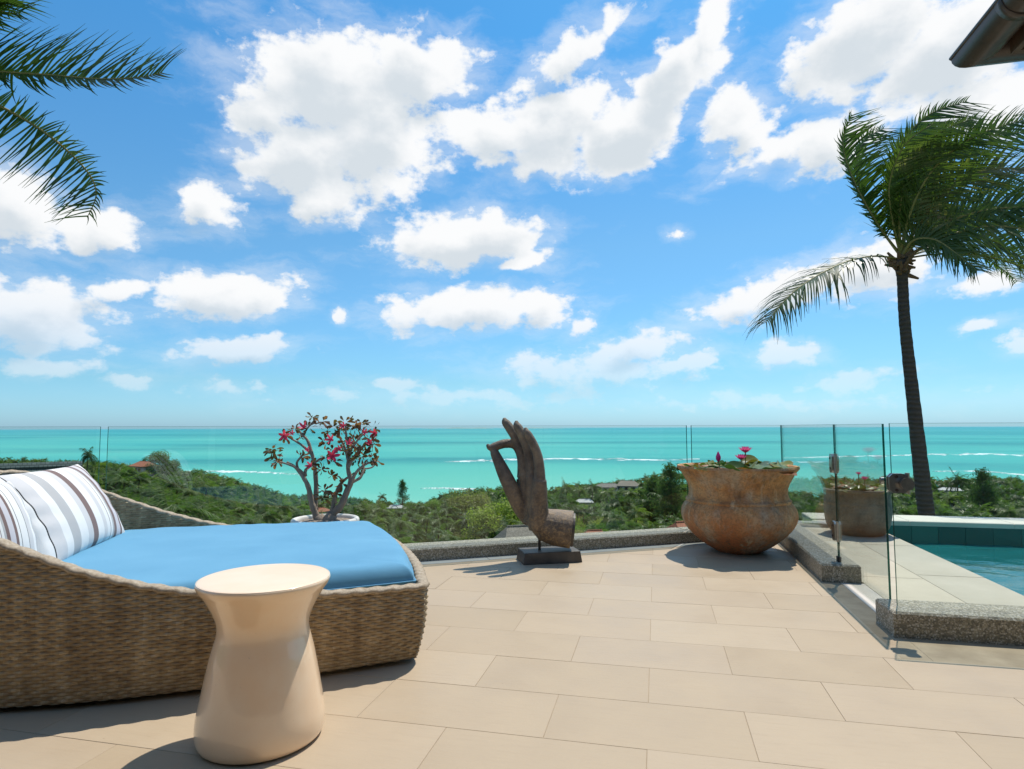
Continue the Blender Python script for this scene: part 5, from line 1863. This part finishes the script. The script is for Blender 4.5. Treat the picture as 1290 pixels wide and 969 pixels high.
def build_pots():
    # big weathered clay pot
    prof = [(0.0, 0.0), (0.17, 0.0), (0.205, 0.006), (0.27, 0.04), (0.36, 0.10), (0.445, 0.175), (0.505, 0.255), (0.530, 0.32), (0.534, 0.37), (0.522, 0.42), (0.495, 0.465), (0.482, 0.478), (0.487, 0.490), (0.484, 0.503), (0.468, 0.515), (0.458, 0.55), (0.455, 0.585), (0.463, 0.63), (0.484, 0.68), (0.513, 0.735), (0.540, 0.775), (0.554, 0.79), (0.562, 0.803), (0.559, 0.818), (0.556, 0.823), (0.536, 0.812), (0.50, 0.765), (0.46, 0.70), (0.43, 0.62)]
    P = catmull(prof, False, 4)
    o = empty('clay_pot', (0.755, 6.475, 0))
    tag(o, 'big weathered terracotta pot with flared rim at the terrace corner', 'pot')
    b = MB().lathe([tuple(p) for p in P[1:]], 112, wob=lambda w, z: 0.008 * math.sin(3 * w + 4 * z) + 0.004 * math.sin(9 * w + 11 * z) + 0.0025 * math.sin(23 * w - 17 * z), close=True).build('body', T['clay'], o)
    autosmooth(b, 60)
    MB().lathe([(0.001, 0.0), (0.5, 0.0)], 48, close=False).build('water', T['bowl_water'], o, loc=(0, 0, 0.758))
    c, s = math.cos(YAW), math.sin(YAW)
    W = lambda a, d, z: (c * a - s * d, s * a + c * d, z)
    water_plant('water_lilies', (0.755, 6.475, 0.782), 0.54, 34, [(*W(0.075, -0.05, 0.165), 0.085, 'open'), (*W(0.005, -0.12, 0.10), 0.075, 'open'), (*W(-0.19, -0.05, 0.085), 0.07, 'bud')], 3,
                'water lilies with two pink flowers growing in the big clay pot', 0.105)
    # smaller grey planter on the pool deck
    prof = [(0.24, 0.0), (0.27, 0.02), (0.315, 0.10), (0.335, 0.2), (0.338, 0.30), (0.332, 0.42), (0.336, 0.455), (0.352, 0.472), (0.356, 0.49), (0.346, 0.503), (0.325, 0.50), (0.31, 0.47), (0.305, 0.40)]
    P = catmull(prof, False, 5)
    o = empty('stone_planter', (2.19, 7.80, 0.0))
    tag(o, 'smaller grey lichened planter on the pool deck behind the gate', 'pot')
    b = MB().lathe([tuple(p) for p in P], 80, wob=lambda w, z: 0.01 * math.sin(2 * w + 1) + 0.004 * math.sin(7 * w + 9 * z), close=True).build('body', T['grey_pot'], o)
    autosmooth(b, 60)
    MB().lathe([(0.001, 0.0), (0.31, 0.0)], 40, close=False).build('water', T['bowl_water'], o, loc=(0, 0, 0.45))
    water_plant('water_lilies', (2.19, 7.80, 0.49), 0.34, 22, [(*W(0.03, -0.12, 0.115), 0.055, 'open'), (*W(0.06, 0.05, 0.16), 0.045, 'open')], 9, 'water lilies with red and yellow pads in the grey planter', 0.085)
    # adenium in a white bowl
    ax, ay = -2.66, 4.70
    prof = [(0.13, 0.0), (0.15, 0.01), (0.165, 0.08), (0.19, 0.2), (0.215, 0.32), (0.235, 0.385), (0.262, 0.41), (0.272, 0.435), (0.266, 0.458), (0.246, 0.465), (0.228, 0.452), (0.222, 0.42)]
    P = catmull(prof, False, 5)
    o = empty('white_bowl', (ax, ay, 0))
    tag(o, 'white glazed bowl pot standing behind the daybed', 'pot')
    b = MB().lathe([tuple(p) for p in P], 72, close=True).build('body', T['white_pot'], o)
    autosmooth(b, 60)
    MB().lathe([(0.001, 0.02), (0.12, 0.012), (0.226, 0.0)], 40, close=False).build('gravel', T['soil'], o, True, (0, 0, 0.435))
    build_adenium(ax, ay, 0.44)


def build_adenium(ax, ay, z0):
    o = empty('desert_rose', (ax, ay, z0), YAW)
    tag(o, 'desert rose with thick grey stems, dark leaves and pink flowers', 'plant')
    K = 0.00128
    r = random.Random(12)
    P = lambda x, y, d=0.0: ((x - 525) * K, d, (755 - y) * K)
    m = MB()
    BR = [([(488, 775), (465, 720), (438, 640), (420, 540), (392, 480), (340, 415), (285, 378)], 0.040, 0.011, 0.00, -0.05),
          ([(450, 690), (455, 570), (442, 430), (420, 345), (385, 250), (345, 205), (320, 180)], 0.028, 0.009, 0.01, 0.10),
          ([(395, 470), (400, 430), (450, 395), (500, 360), (540, 345)], 0.018, 0.009, -0.01, -0.12),
          ([(425, 350), (385, 310), (330, 270), (270, 240), (235, 222)], 0.016, 0.008, 0.06, 0.16),
          ([(350, 420), (345, 380), (390, 330), (400, 300)], 0.013, 0.008, -0.02, -0.1),
          ([(400, 470), (360, 420), (300, 385), (240, 365)], 0.014, 0.007, -0.03, -0.16),
          ([(345, 205), (380, 160), (420, 120), (430, 95)], 0.010, 0.006, 0.1, 0.05),
          ([(400, 130), (450, 130), (485, 120)], 0.008, 0.005, 0.07, 0.1),
          ([(528, 775), (565, 715), (620, 660), (655, 570), (680, 505), (662, 430), (668, 350), (690, 270)], 0.046, 0.012, 0.02, 0.02),
          ([(650, 600), (690, 520), (725, 450), (790, 395), (860, 370)], 0.022, 0.009, 0.02, -0.14),
          ([(556, 740), (572, 620), (600, 530), (650, 480)], 0.026, 0.012, 0.0, 0.12),
          ([(690, 510), (735, 485), (750, 440), (745, 410)], 0.018, 0.010, 0.01, 0.1),
          ([(665, 420), (710, 345), (770, 280), (820, 245)], 0.018, 0.008, 0.0, -0.1),
          ([(668, 370), (630, 285), (585, 215), (545, 180)], 0.017, 0.008, 0.0, 0.14),
          ([(672, 340), (660, 260), (655, 180), (660, 130)], 0.016, 0.007, 0.02, -0.06),
          ([(690, 290), (730, 220), (790, 170)], 0.013, 0.007, 0.02, 0.12),
          ([(600, 640), (590, 590), (560, 570), (535, 560)], 0.010, 0.006, -0.03, -0.12),
          ([(610, 520), (600, 480), (570, 465)], 0.009, 0.005, 0.1, 0.0),
          ([(745, 430), (800, 420), (830, 370)], 0.010, 0.006, 0.08, 0.16)]
    for pts, r0, r1, d0, d1 in BR:
        n = len(pts)
        Q = [(*P(x, y, d0 + (d1 - d0) * i / (n - 1) + r.uniform(-0.012, 0.012)), r0 + (r1 - r0) * i / (n - 1)) for i, (x, y) in enumerate(pts)]
        C = catmull(Q, False, 5)
        m.tube([tuple(c[:3]) for c in C], [float(c[3]) * 0.8 * (1 + 0.07 * math.sin(i * 1.7)) for i, c in enumerate(C)], 9)
    # gravity-swollen foot of the two stems
    m.tube([P(505, 790), P(495, 755), P(478, 720)], [0.05, 0.052, 0.038], 12)
    m.tube([P(535, 790), P(545, 755), P(572, 715)], [0.055, 0.058, 0.042], 12)
    m.build('stem', T['adenium_bark'], o, smooth=True)
    CL = [(225, 330, 62, -.1), (250, 372, 45, -.14), (205, 300, 40, -.1), (215, 215, 36, .14), (290, 170, 32, .1), (325, 225, 36, .12), (385, 160, 42, .08), (415, 92, 34, .05), (482, 118, 34, .08), (378, 345, 40, -.08), (460, 392, 36, -.1), (490, 260, 46, .12),
          (505, 190, 40, .13), (535, 150, 30, .13), (585, 180, 42, .1), (650, 130, 60, -.05), (610, 165, 45, 0), (700, 150, 55, .05), (740, 190, 62, .1), (800, 165, 46, .12), (815, 230, 55, -.1), (845, 265, 42, -.1), (640, 250, 60, .05), (690, 250, 65, .1), (650, 310, 55, -.08),
          (720, 300, 55, -.04), (780, 290, 50, -.1), (770, 345, 55, -.1), (830, 345, 46, -.12), (868, 372, 32, -.14), (560, 300, 40, 0), (545, 350, 50, -.1), (520, 420, 40, -.1), (590, 370, 50, -.1), (560, 468, 30, 0), (535, 555, 48, -.1), (530, 600, 34, -.1), (600, 580, 30, -.03), (620, 520, 26, .05), (720, 440, 32, .1), (690, 370, 40, .12), (740, 130, 34, .05)]
    V, F = [], []
    for (x, y, s, d) in CL:
        cx, cy, cz = P(x, y, d)
        S = s * K
        for q in range(int(7 + s * 0.17)):
            dirv = Vector((r.gauss(0, 1), r.gauss(0, 1), r.gauss(0.25, 0.9))).normalized()
            base = Vector((cx, cy, cz)) + dirv * S * r.uniform(0.0, 0.6)
            L = 0.054 * r.uniform(0.7, 1.2); Wd = L * 0.24
            sd = dirv.cross(Vector((r.gauss(0, 1), r.gauss(0, 1), r.gauss(0, 1)))).normalized()
            nn = sd.cross(dirv)
            b = len(V)
            tip = base + dirv * L + Vector((0, 0, -0.008))
            for t, w in ((0.0, 0.15), (0.55, 0.9), (0.85, 0.8), (1.0, 0.1)):
                p = base + (tip - base) * t + nn * (0.008 * math.sin(t * 3))
                V += [tuple(p - sd * Wd * w), tuple(p + sd * Wd * w)]
            F += [(b + 2 * k, b + 2 * k + 1, b + 2 * k + 3, b + 2 * k + 2) for k in range(3)]
    lf = link('foliage', np_mesh('foliage', V, np.array(F), T['adenium_leaf'], smooth=True), o)
    lf['kind'] = 'stuff'
    for (x, y, d, s) in ((240, 210, .02, .056), (385, 160, -.04, .05), (565, 235, -.06, .05), (600, 335, -.16, .066), (845, 195, -.06, .046), (462, 395, -.16, .04), (655, 150, -.12, .036), (830, 258, -.16, .036), (300, 195, .0, .03), (700, 260, -.14, .04), (780, 190, -.08, .034), (425, 300, -.1, .03), (640, 290, -.15, .036)):
        f = link('flower', petal_flower(s * 1.2, 5, 1, 0.5, T['flower']), o, P(x, y, d))
        f.rotation_euler = (R(70) + r.uniform(-0.4, 0.4), r.uniform(-0.5, 0.5), r.uniform(-0.6, 0.6))


build_pots()


# ================================================================== COCONUT PALMS NEAR THE TERRACE
def frond(name, parent, ctrl, ll, wind, nl, mats, up=(0, 0, 1), hang=0.35, seed=0, fwd=0.5, rr=0.032, widthk=1.0, bias=0.0, curl=0.35, lens=(1.0, 1.0), rag=0.10):
    r = np.random.default_rng(seed)
    C = catmull(np.array(ctrl, float), False, 14)
    C, Ln = resample(C, 60, False)
    T_ = np.gradient(C, axis=0); T_ /= np.linalg.norm(T_, axis=1)[:, None]
    V, F, MI = [], [], []
    # rib: tapered, flattened tube
    k = 6
    upv = np.array(up, float)
    for i in range(60):
        s = np.cross(T_[i], upv); s /= np.linalg.norm(s) + 1e-9
        n = np.cross(s, T_[i])
        rad = rr * (1 - i / 60) ** 0.8 + 0.003
        for q in range(k):
            w = 2 * math.pi * q / k
            V.append(C[i] + s * math.cos(w) * rad * 1.2 + n * math.sin(w) * rad * 0.7)
    for i in range(59):
        for q in range(k):
            q2 = (q + 1) % k
            F.append((i * k + q, i * k + q2, (i + 1) * k + q2, (i + 1) * k + q)); MI.append(1)
    wv = np.array(wind, float)
    for j in range(nl):
        t = 0.14 + 0.86 * (j + 0.5) / nl
        f = t * 59
        i = min(int(f), 58)
        p = C[i] * (1 - (f - i)) + C[i + 1] * (f - i)
        tg = T_[i]
        s = np.cross(tg, upv); s /= np.linalg.norm(s) + 1e-9
        n = np.cross(s, tg)
        prof = ll * (0.35 + 0.85 * math.sin(math.pi * min(1, 0.12 + 0.80 * t)) ** 0.8)
        clump = 0.5 * math.sin(j * 1.9 + seed) * rag + 0.35 * math.sin(j * 0.63 + 2 * seed) * rag
        for sg in (-1, 1):
            if r.uniform() < 0.06: continue
            d = s * sg * (1 + bias * sg) + tg * (fwd + 0.5 * t + 3 * clump) + n * (0.28 + 2 * clump) + r.normal(size=3) * (0.06 + rag)
            d /= np.linalg.norm(d)
            w0 = 0.028 * widthk * r.uniform(0.8, 1.2) * (0.6 + 0.6 * math.sin(math.pi * t))
            lk = prof * lens[0 if sg < 0 else 1] * (1 - abs(r.normal()) * 0.22)
            b = len(V)
            q = p.copy()
            segs = 4
            side = np.cross(d, n); side /= np.linalg.norm(side) + 1e-9
            pull = wv * r.uniform(0.6, 1.25) + np.array([0, 0, -hang]) * r.uniform(0.7, 1.3)
            for g in range(segs + 1):
                u = g / segs
                wd = w0 * (1 - u ** 1.6) + 0.0015
                V += [q - side * wd, q + side * wd]
                d = d + pull * curl * (0.35 + u) ; d /= np.linalg.norm(d)
                q = q + d * lk / segs
            for g in range(segs):
                F.append((b + 2 * g, b + 2 * g + 1, b + 2 * g + 3, b + 2 * g + 2)); MI.append(0)
    return link(name, np_mesh(name, np.array(V), np.array(F), mats, MI, smooth=False), parent)


def build_palms():
    mats = [T['palm_leaf'], T['rachis']]
    # ---- the palm beyond the pool, blown by the wind; local x right, y away, z up
    D = 12.0
    k = D / 785.0
    base = Vector((4.63, 13.19, 4.33))
    o = empty('coconut_palm', (base.x, base.y, -9.0), YAW)
    tag(o, 'tall coconut palm bent by the wind, standing beyond the pool', 'palm')
    Z0 = base.z + 9.0
    tr = [(1.4, 0.4, 0.0), (1.2, 0.35, 3.0), (0.70, 0.2, 5.6), (0.34, 0.05, Z0 - 5.1), (0.23, 0.0, Z0 - 4.15), (0.12, 0, Z0 - 2.5), (0.04, 0, Z0 - 1.2), (0.03, 0, Z0 - 0.35), (0.02, 0, Z0 + 0.1)]
    C = catmull(tr, False, 20)
    m = MB()
    rads = [float(np.interp(c[2], [0, 6, Z0 - 4, Z0 - 1.5, Z0 - 0.3, Z0 + .1], [0.23, 0.16, 0.132, 0.100, 0.093, 0.125])) * (1 + 0.02 * math.sin(i * 2.1) + 0.02 * math.sin(i * 5.3 + 1)) for i, c in enumerate(C)]
    m.tube([tuple(c) for c in C], rads, 18)
    m.build('trunk', T['palm_bark'], o, smooth=True)
    m = MB()
    r = random.Random(2)
    for i in range(34):
        a = r.uniform(0, 6.28); b = r.uniform(0.05, 0.17)
        z = Z0 - 0.25 + r.uniform(0, 0.4)
        m.tube([(0.02 + math.cos(a) * 0.08, math.sin(a) * 0.08, z), (0.02 + math.cos(a) * (0.12 + b), math.sin(a) * (0.12 + b), z + r.uniform(-0.12, 0.2))], [0.05, 0.02], 6)
    m.build('crown_fibre', T['dry'], o)
    Wd = (0.95, 0.1, 0.12)
    FR = [  # pixel-sized offsets in the crown's own plane, depth in metres, leaflet length, wind factor, hang
        ([(0, 0), (-42, 2), (-92, -12), (-150, -45), (-192, -86)], -0.5, 0.85, -0.05, 1.5),
        ([(0, 4), (-32, 55), (-60, 115), (-72, 165), (-60, 205)], -0.1, 0.80, 0.95, 0.1),
        ([(0, 6), (-28, 62), (-42, 130), (-25, 185), (10, 210)], 0.6, 0.85, 0.9, 0.05),
        ([(0, 8), (-16, 70), (-14, 140), (22, 190), (66, 205)], -0.6, 0.85, 0.8, 0.1),
        ([(0, 8), (-4, 70), (8, 135), (45, 185), (95, 205)], 0.3, 0.9, 0.8, 0.05),
        ([(0, 8), (6, 80), (28, 145), (75, 180), (140, 190)], 1.0, 0.9, 0.8, 0.1),
        ([(0, 6), (15, 75), (50, 135), (105, 165), (170, 165)], -0.5, 0.95, 0.8, 0.15),
        ([(0, 6), (22, 60), (70, 110), (130, 125), (200, 110)], 0.5, 0.95, 0.8, 0.25),
        ([(0, 4), (20, 50), (62, 100), (110, 108), (165, 85)], -1.0, 0.95, 0.7, 0.3),
        ([(0, 3), (30, 40), (85, 70), (150, 68), (215, 35)], 0.2, 0.95, 0.7, 0.35),
        ([(2, 2), (25, 32), (70, 52), (125, 50), (180, 20)], -1.2, 0.85, 0.7, 0.45),
        ([(2, 0), (45, 6), (105, 2), (160, -18), (210, -45)], -0.2, 0.72, 0.35, 0.8),
        ([(2, 0), (40, 15), (95, 25), (150, 10), (200, -15)], 0.9, 0.8, 0.5, 0.6),
        ([(0, 0), (8, 22), (26, 18), (44, -8), (52, -30)], -0.9, 0.6, 0.3, 0.8),
        ([(0, 8), (2, 60), (18, 110), (50, 140), (90, 150)], -1.4, 0.85, 0.8, 0.15),
        ([(0, 8), (-10, 60), (-8, 115), (15, 150), (45, 160)], -1.2, 0.8, 0.85, 0.1),
        ([(0, 6), (-18, 50), (-30, 95), (-20, 140), (5, 160)], -1.0, 0.75, 0.9, 0.1),
        ([(0, 6), (12, 45), (40, 80), (80, 90), (130, 80)], 1.3, 0.85, 0.75, 0.25),
        ([(2, 0), (35, 20), (80, 30), (130, 8), (165, -35)], -1.5, 0.85, 0.5, 0.8),
        ([(2, 2), (30, 30), (85, 40), (140, 30), (200, -5)], 0.4, 0.9, 0.6, 0.6),
    ]
    for i, (pts, dy, ll, wf, hg) in enumerate(FR):
        n = len(pts)
        ctrl = [(x * k * 0.97 + 0.02, dy * (q / (n - 1)) ** 1.1, Z0 + 0.08 + y * k * (0.9 if y > 0 else 1)) for q, (x, y) in enumerate(pts)]
        upd = (0, -1, 0.25) if i not in (0, 11, 12) else (0.05, -0.25, 1)
        frond('frond', o, ctrl, ll * (1.0 if i else 1.15), np.array(Wd) * wf, 70, mats, up=upd, hang=hg, seed=i, fwd=0.40, rr=0.026, curl=0.33, widthk=0.56, rag=0.075, lens=((0.35, 1.15) if i in (1, 2, 3, 4, 15, 16) else (0.7, 1.1) if i in (5, 6, 14) else (1.0, 1.0)))
    # ---- the palm whose fronds reach in at the upper left
    D2 = 8.0
    k2 = D2 / 785.0
    b2 = Vector((-10.2, 5.55, 5.45))
    o = empty('coconut_palm', (b2.x, b2.y, -8.0), YAW)
    tag(o, 'palm outside the picture edge, fronds reaching in above the daybed', 'palm')
    Z1 = b2.z + 8.0
    C = catmull([(-0.8, 0.3, 0.0), (-0.6, 0.2, 4.0), (-0.25, 0.1, 9.0), (0, 0, Z1)], False, 16)
    MB().tube([tuple(c) for c in C], [float(np.interp(c[2], [0, 5, Z1], [0.27, 0.19, 0.13])) for c in C], 16).build('trunk', T['palm_bark'], o, smooth=True)
    m = MB()
    for i in range(26):
        a = r.uniform(0, 6.28); b = r.uniform(0.05, 0.17); z = Z1 - 0.25 + r.uniform(0, 0.4)
        m.tube([(math.cos(a) * 0.08, math.sin(a) * 0.08, z), (math.cos(a) * (0.12 + b), math.sin(a) * (0.12 + b), z + r.uniform(-0.12, 0.2))], [0.05, 0.02], 6)
    m.build('crown_fibre', T['dry'], o)
    # offsets in pixels of size k2 from the crown, which stands at (-205, 100)
    crx, cry = -205, 120
    G = lambda pts: [((x - crx) * k2, 0, Z1 + (cry - y) * k2) for x, y in pts]
    frond('frond', o, [(0, 0, Z1), *G([(-90, 80), (0, 88), (70, 93), (130, 98), (180, 96), (208, 90)])], 0.85, (0.75, 0.1, 0.12), 104, mats, up=(0, -1, 0.35), hang=0.05, seed=31, fwd=0.4, rr=0.026, bias=0.0, curl=0.24, widthk=0.58, lens=(1.0, 0.6), rag=0.07)
    frond('frond', o, [(0, 0, Z1), *G([(-90, 90), (0, 130), (65, 168), (115, 212), (132, 245), (122, 276)])], 0.74, (-0.6, 0.05, -0.2), 100, mats, up=(0.2, -1, 0.2), hang=0.2, seed=32, fwd=0.05, rr=0.024, bias=0.0, curl=0.34, widthk=0.5, lens=(0.4, 1.15), rag=0.08)
    frond('frond', o, [(0, 0, Z1), *G([(-120, 30), (-60, 5), (-10, 8), (25, 12)])], 0.6, (0.6, 0.1, 0.1), 70, mats, up=(0, -1, 0.4), hang=0.2, seed=33, fwd=0.5, rr=0.028, curl=0.22, widthk=0.6)
    for i in range(9):
        a = R(150 + i * 26); e = r.uniform(0.1, 1.0)
        p = [(0, 0, Z1)]
        for q in (0.8, 1.7, 2.6, 3.3):
            p.append((math.cos(a) * q * math.cos(e) + 0.12 * q, math.sin(a) * q * math.cos(e), Z1 + q * math.sin(e) - 0.13 * q * q))
        frond('frond', o, p, 0.75, (0.5, 0.1, 0.05), 60, mats, up=(0, 0, 1), hang=0.4, seed=50 + i, fwd=0.5)


build_palms()


# ================================================================== VILLA (its eave corner shows at the upper right)
def build_villa():
    o = empty('villa', (0, 0, 0))
    tag(o, 'villa with dark brown eaves and round gutter above the terrace', 'house')
    ex, ey, ez = 1.47, 3.42, 3.03
    # half-round gutters, mitred at the corner
    def gutter(path, name='gutter'):
        rr, n = 0.085, 12
        V, F = [], []
        for (p, off) in path:
            for kx in range(n + 1):
                w = math.pi + math.pi * kx / n
                V.append((p[0] + off[0] * (math.cos(w) * rr + rr), p[1] + off[1] * (math.cos(w) * rr + rr), ez + math.sin(w) * rr))
            for kx in range(n, -1, -1):
                w = math.pi + math.pi * kx / n
                V.append((p[0] + off[0] * (math.cos(w) * (rr - 0.006) + rr), p[1] + off[1] * (math.cos(w) * (rr - 0.006) + rr), ez + math.sin(w) * (rr - 0.006) + 0.001))
        q = 2 * (n + 1)
        for i in range(len(path) - 1):
            for kx in range(q):
                k2 = (kx + 1) % q
                F.append((i * q + kx, i * q + k2, (i + 1) * q + k2, (i + 1) * q + kx))
        b = link(name, np_mesh(name, V, np.array(F), T['gutter'], smooth=False), o)
        autosmooth(b, 40)
        return b
    g1 = gutter([((ex, ey), (1, -1)), ((ex, ey - 0.5), (1, 0)), ((ex, ey - 9.0), (1, 0))])
    g1.data.name = 'gutter'
    # keep the mitre square: first section lies on the diagonal
    g2 = gutter([((ex, ey), (1, -1)), ((ex + 0.5, ey), (0, -1)), ((ex + 9.0, ey), (0, -1))])
    # lip bead along the outer edge
    MB().tube([(ex, ey, ez + 0.004), (ex, ey - 9, ez + 0.004)], 0.009, 8).build('gutter_bead', T['gutter'], o)
    MB().tube([(ex, ey, ez + 0.004), (ex + 9, ey, ez + 0.004)], 0.009, 8).build('gutter_bead', T['gutter'], o)
    # jointing collars
    for dy in (0.42, 0.60, 1.9, 3.4):
        V = []
        for yy in (ey - dy, ey - dy - 0.05):
            for kx in range(15):
                w = math.pi + math.pi * kx / 14
                V.append((ex + 0.085 + math.cos(w) * 0.0895, yy, ez + math.sin(w) * 0.0895))
        F = [(a, a + 1, a + 16, a + 15) for a in range(14)]
        c = link('gutter_collar', np_mesh('gutter_collar', V, np.array(F), T['gutter'], smooth=True), o)
        c.modifiers.new('t', 'SOLIDIFY').thickness = 0.006
    # fascia, soffit boards, roof
    MB().box(ex + 0.172, ex + 0.20, ey - 9, ey - 0.172, ez - 0.10, ez + 0.06).build('fascia', T['soffit'], o)
    MB().box(ex + 0.2005, ex + 9, ey - 0.20, ey - 0.172, ez - 0.10, ez + 0.06).build('fascia', T['soffit'], o)
    sb = MB().box(ex + 0.2005, ex + 9, ey - 9, ey - 0.201, ez - 0.03, ez + 0.0)
    sb = sb.build('soffit', T['soffit'], o)
    bm = MB().box(0, 9 - 0.21, -0.055, 0.055, -0.012, 0.0).mesh('soffit_board', T['soffit'])
    for i in range(40):
        link('soffit_board', bm, sb, (ex + 0.203, ey - 0.27 - i * 0.125, ez - 0.031))
    rf = MB().add([(ex + 0.06, ey - 0.06, ez + 0.03), (ex + 9, ey - 0.06, ez + 0.03), (ex + 9, ey - 9, ez + 0.03), (ex + 0.06, ey - 9, ez + 0.03), (ex + 4.4, ey - 4.4, ez + 2.6), (ex + 9, ey - 4.4, ez + 2.6)],
                  [(3, 2, 1, 0), (1, 5, 4, 0), (0, 4, 3), (3, 4, 5, 2), (1, 2, 5)])
    rf.build('roof', T['slate'], o)
    # wall beside the camera; unseen rear wall and roof, pulled close to block sky
    MB().box(3.6, 9.0, -5.8, 2.2, 0.0, ez - 0.05).build('wall', T['wall'], o)
    for x, y in ((2.1, 2.75), (2.1, -0.6)):
        pass
    wall = MB().box(-7.5, 3.55, -2.9, -2.6, 0.0, 3.3).build('wall', T['wall'], o)
    for i in range(5):
        x = -6.2 + i * 1.9
        d = MB().box(x, x + 1.75, -2.59, -2.55, 0.05, 2.5).build('sliding_door', T['soffit'], o)
        MB().box(x + 0.07, x + 1.68, -2.545, -2.535, 0.12, 2.43).build('pane', T['door_glass'], d)
    MB().add([(-7.8, -0.9, 2.95), (1.4, -0.9, 2.95), (1.4, -6.0, 5.0), (-7.8, -6.0, 5.0), (-7.8, -0.9, 2.85), (1.4, -0.9, 2.85), (1.4, -6.0, 4.8), (-7.8, -6.0, 4.8)],
             [(0, 1, 2, 3), (7, 6, 5, 4), (4, 5, 1, 0), (1, 5, 6, 2), (2, 6, 7, 3), (3, 7, 4, 0)]).build('unseen_rear_roof', T['slate'], o)  # unseen overhang, brought forward to deepen the terrace shadows


build_villa()
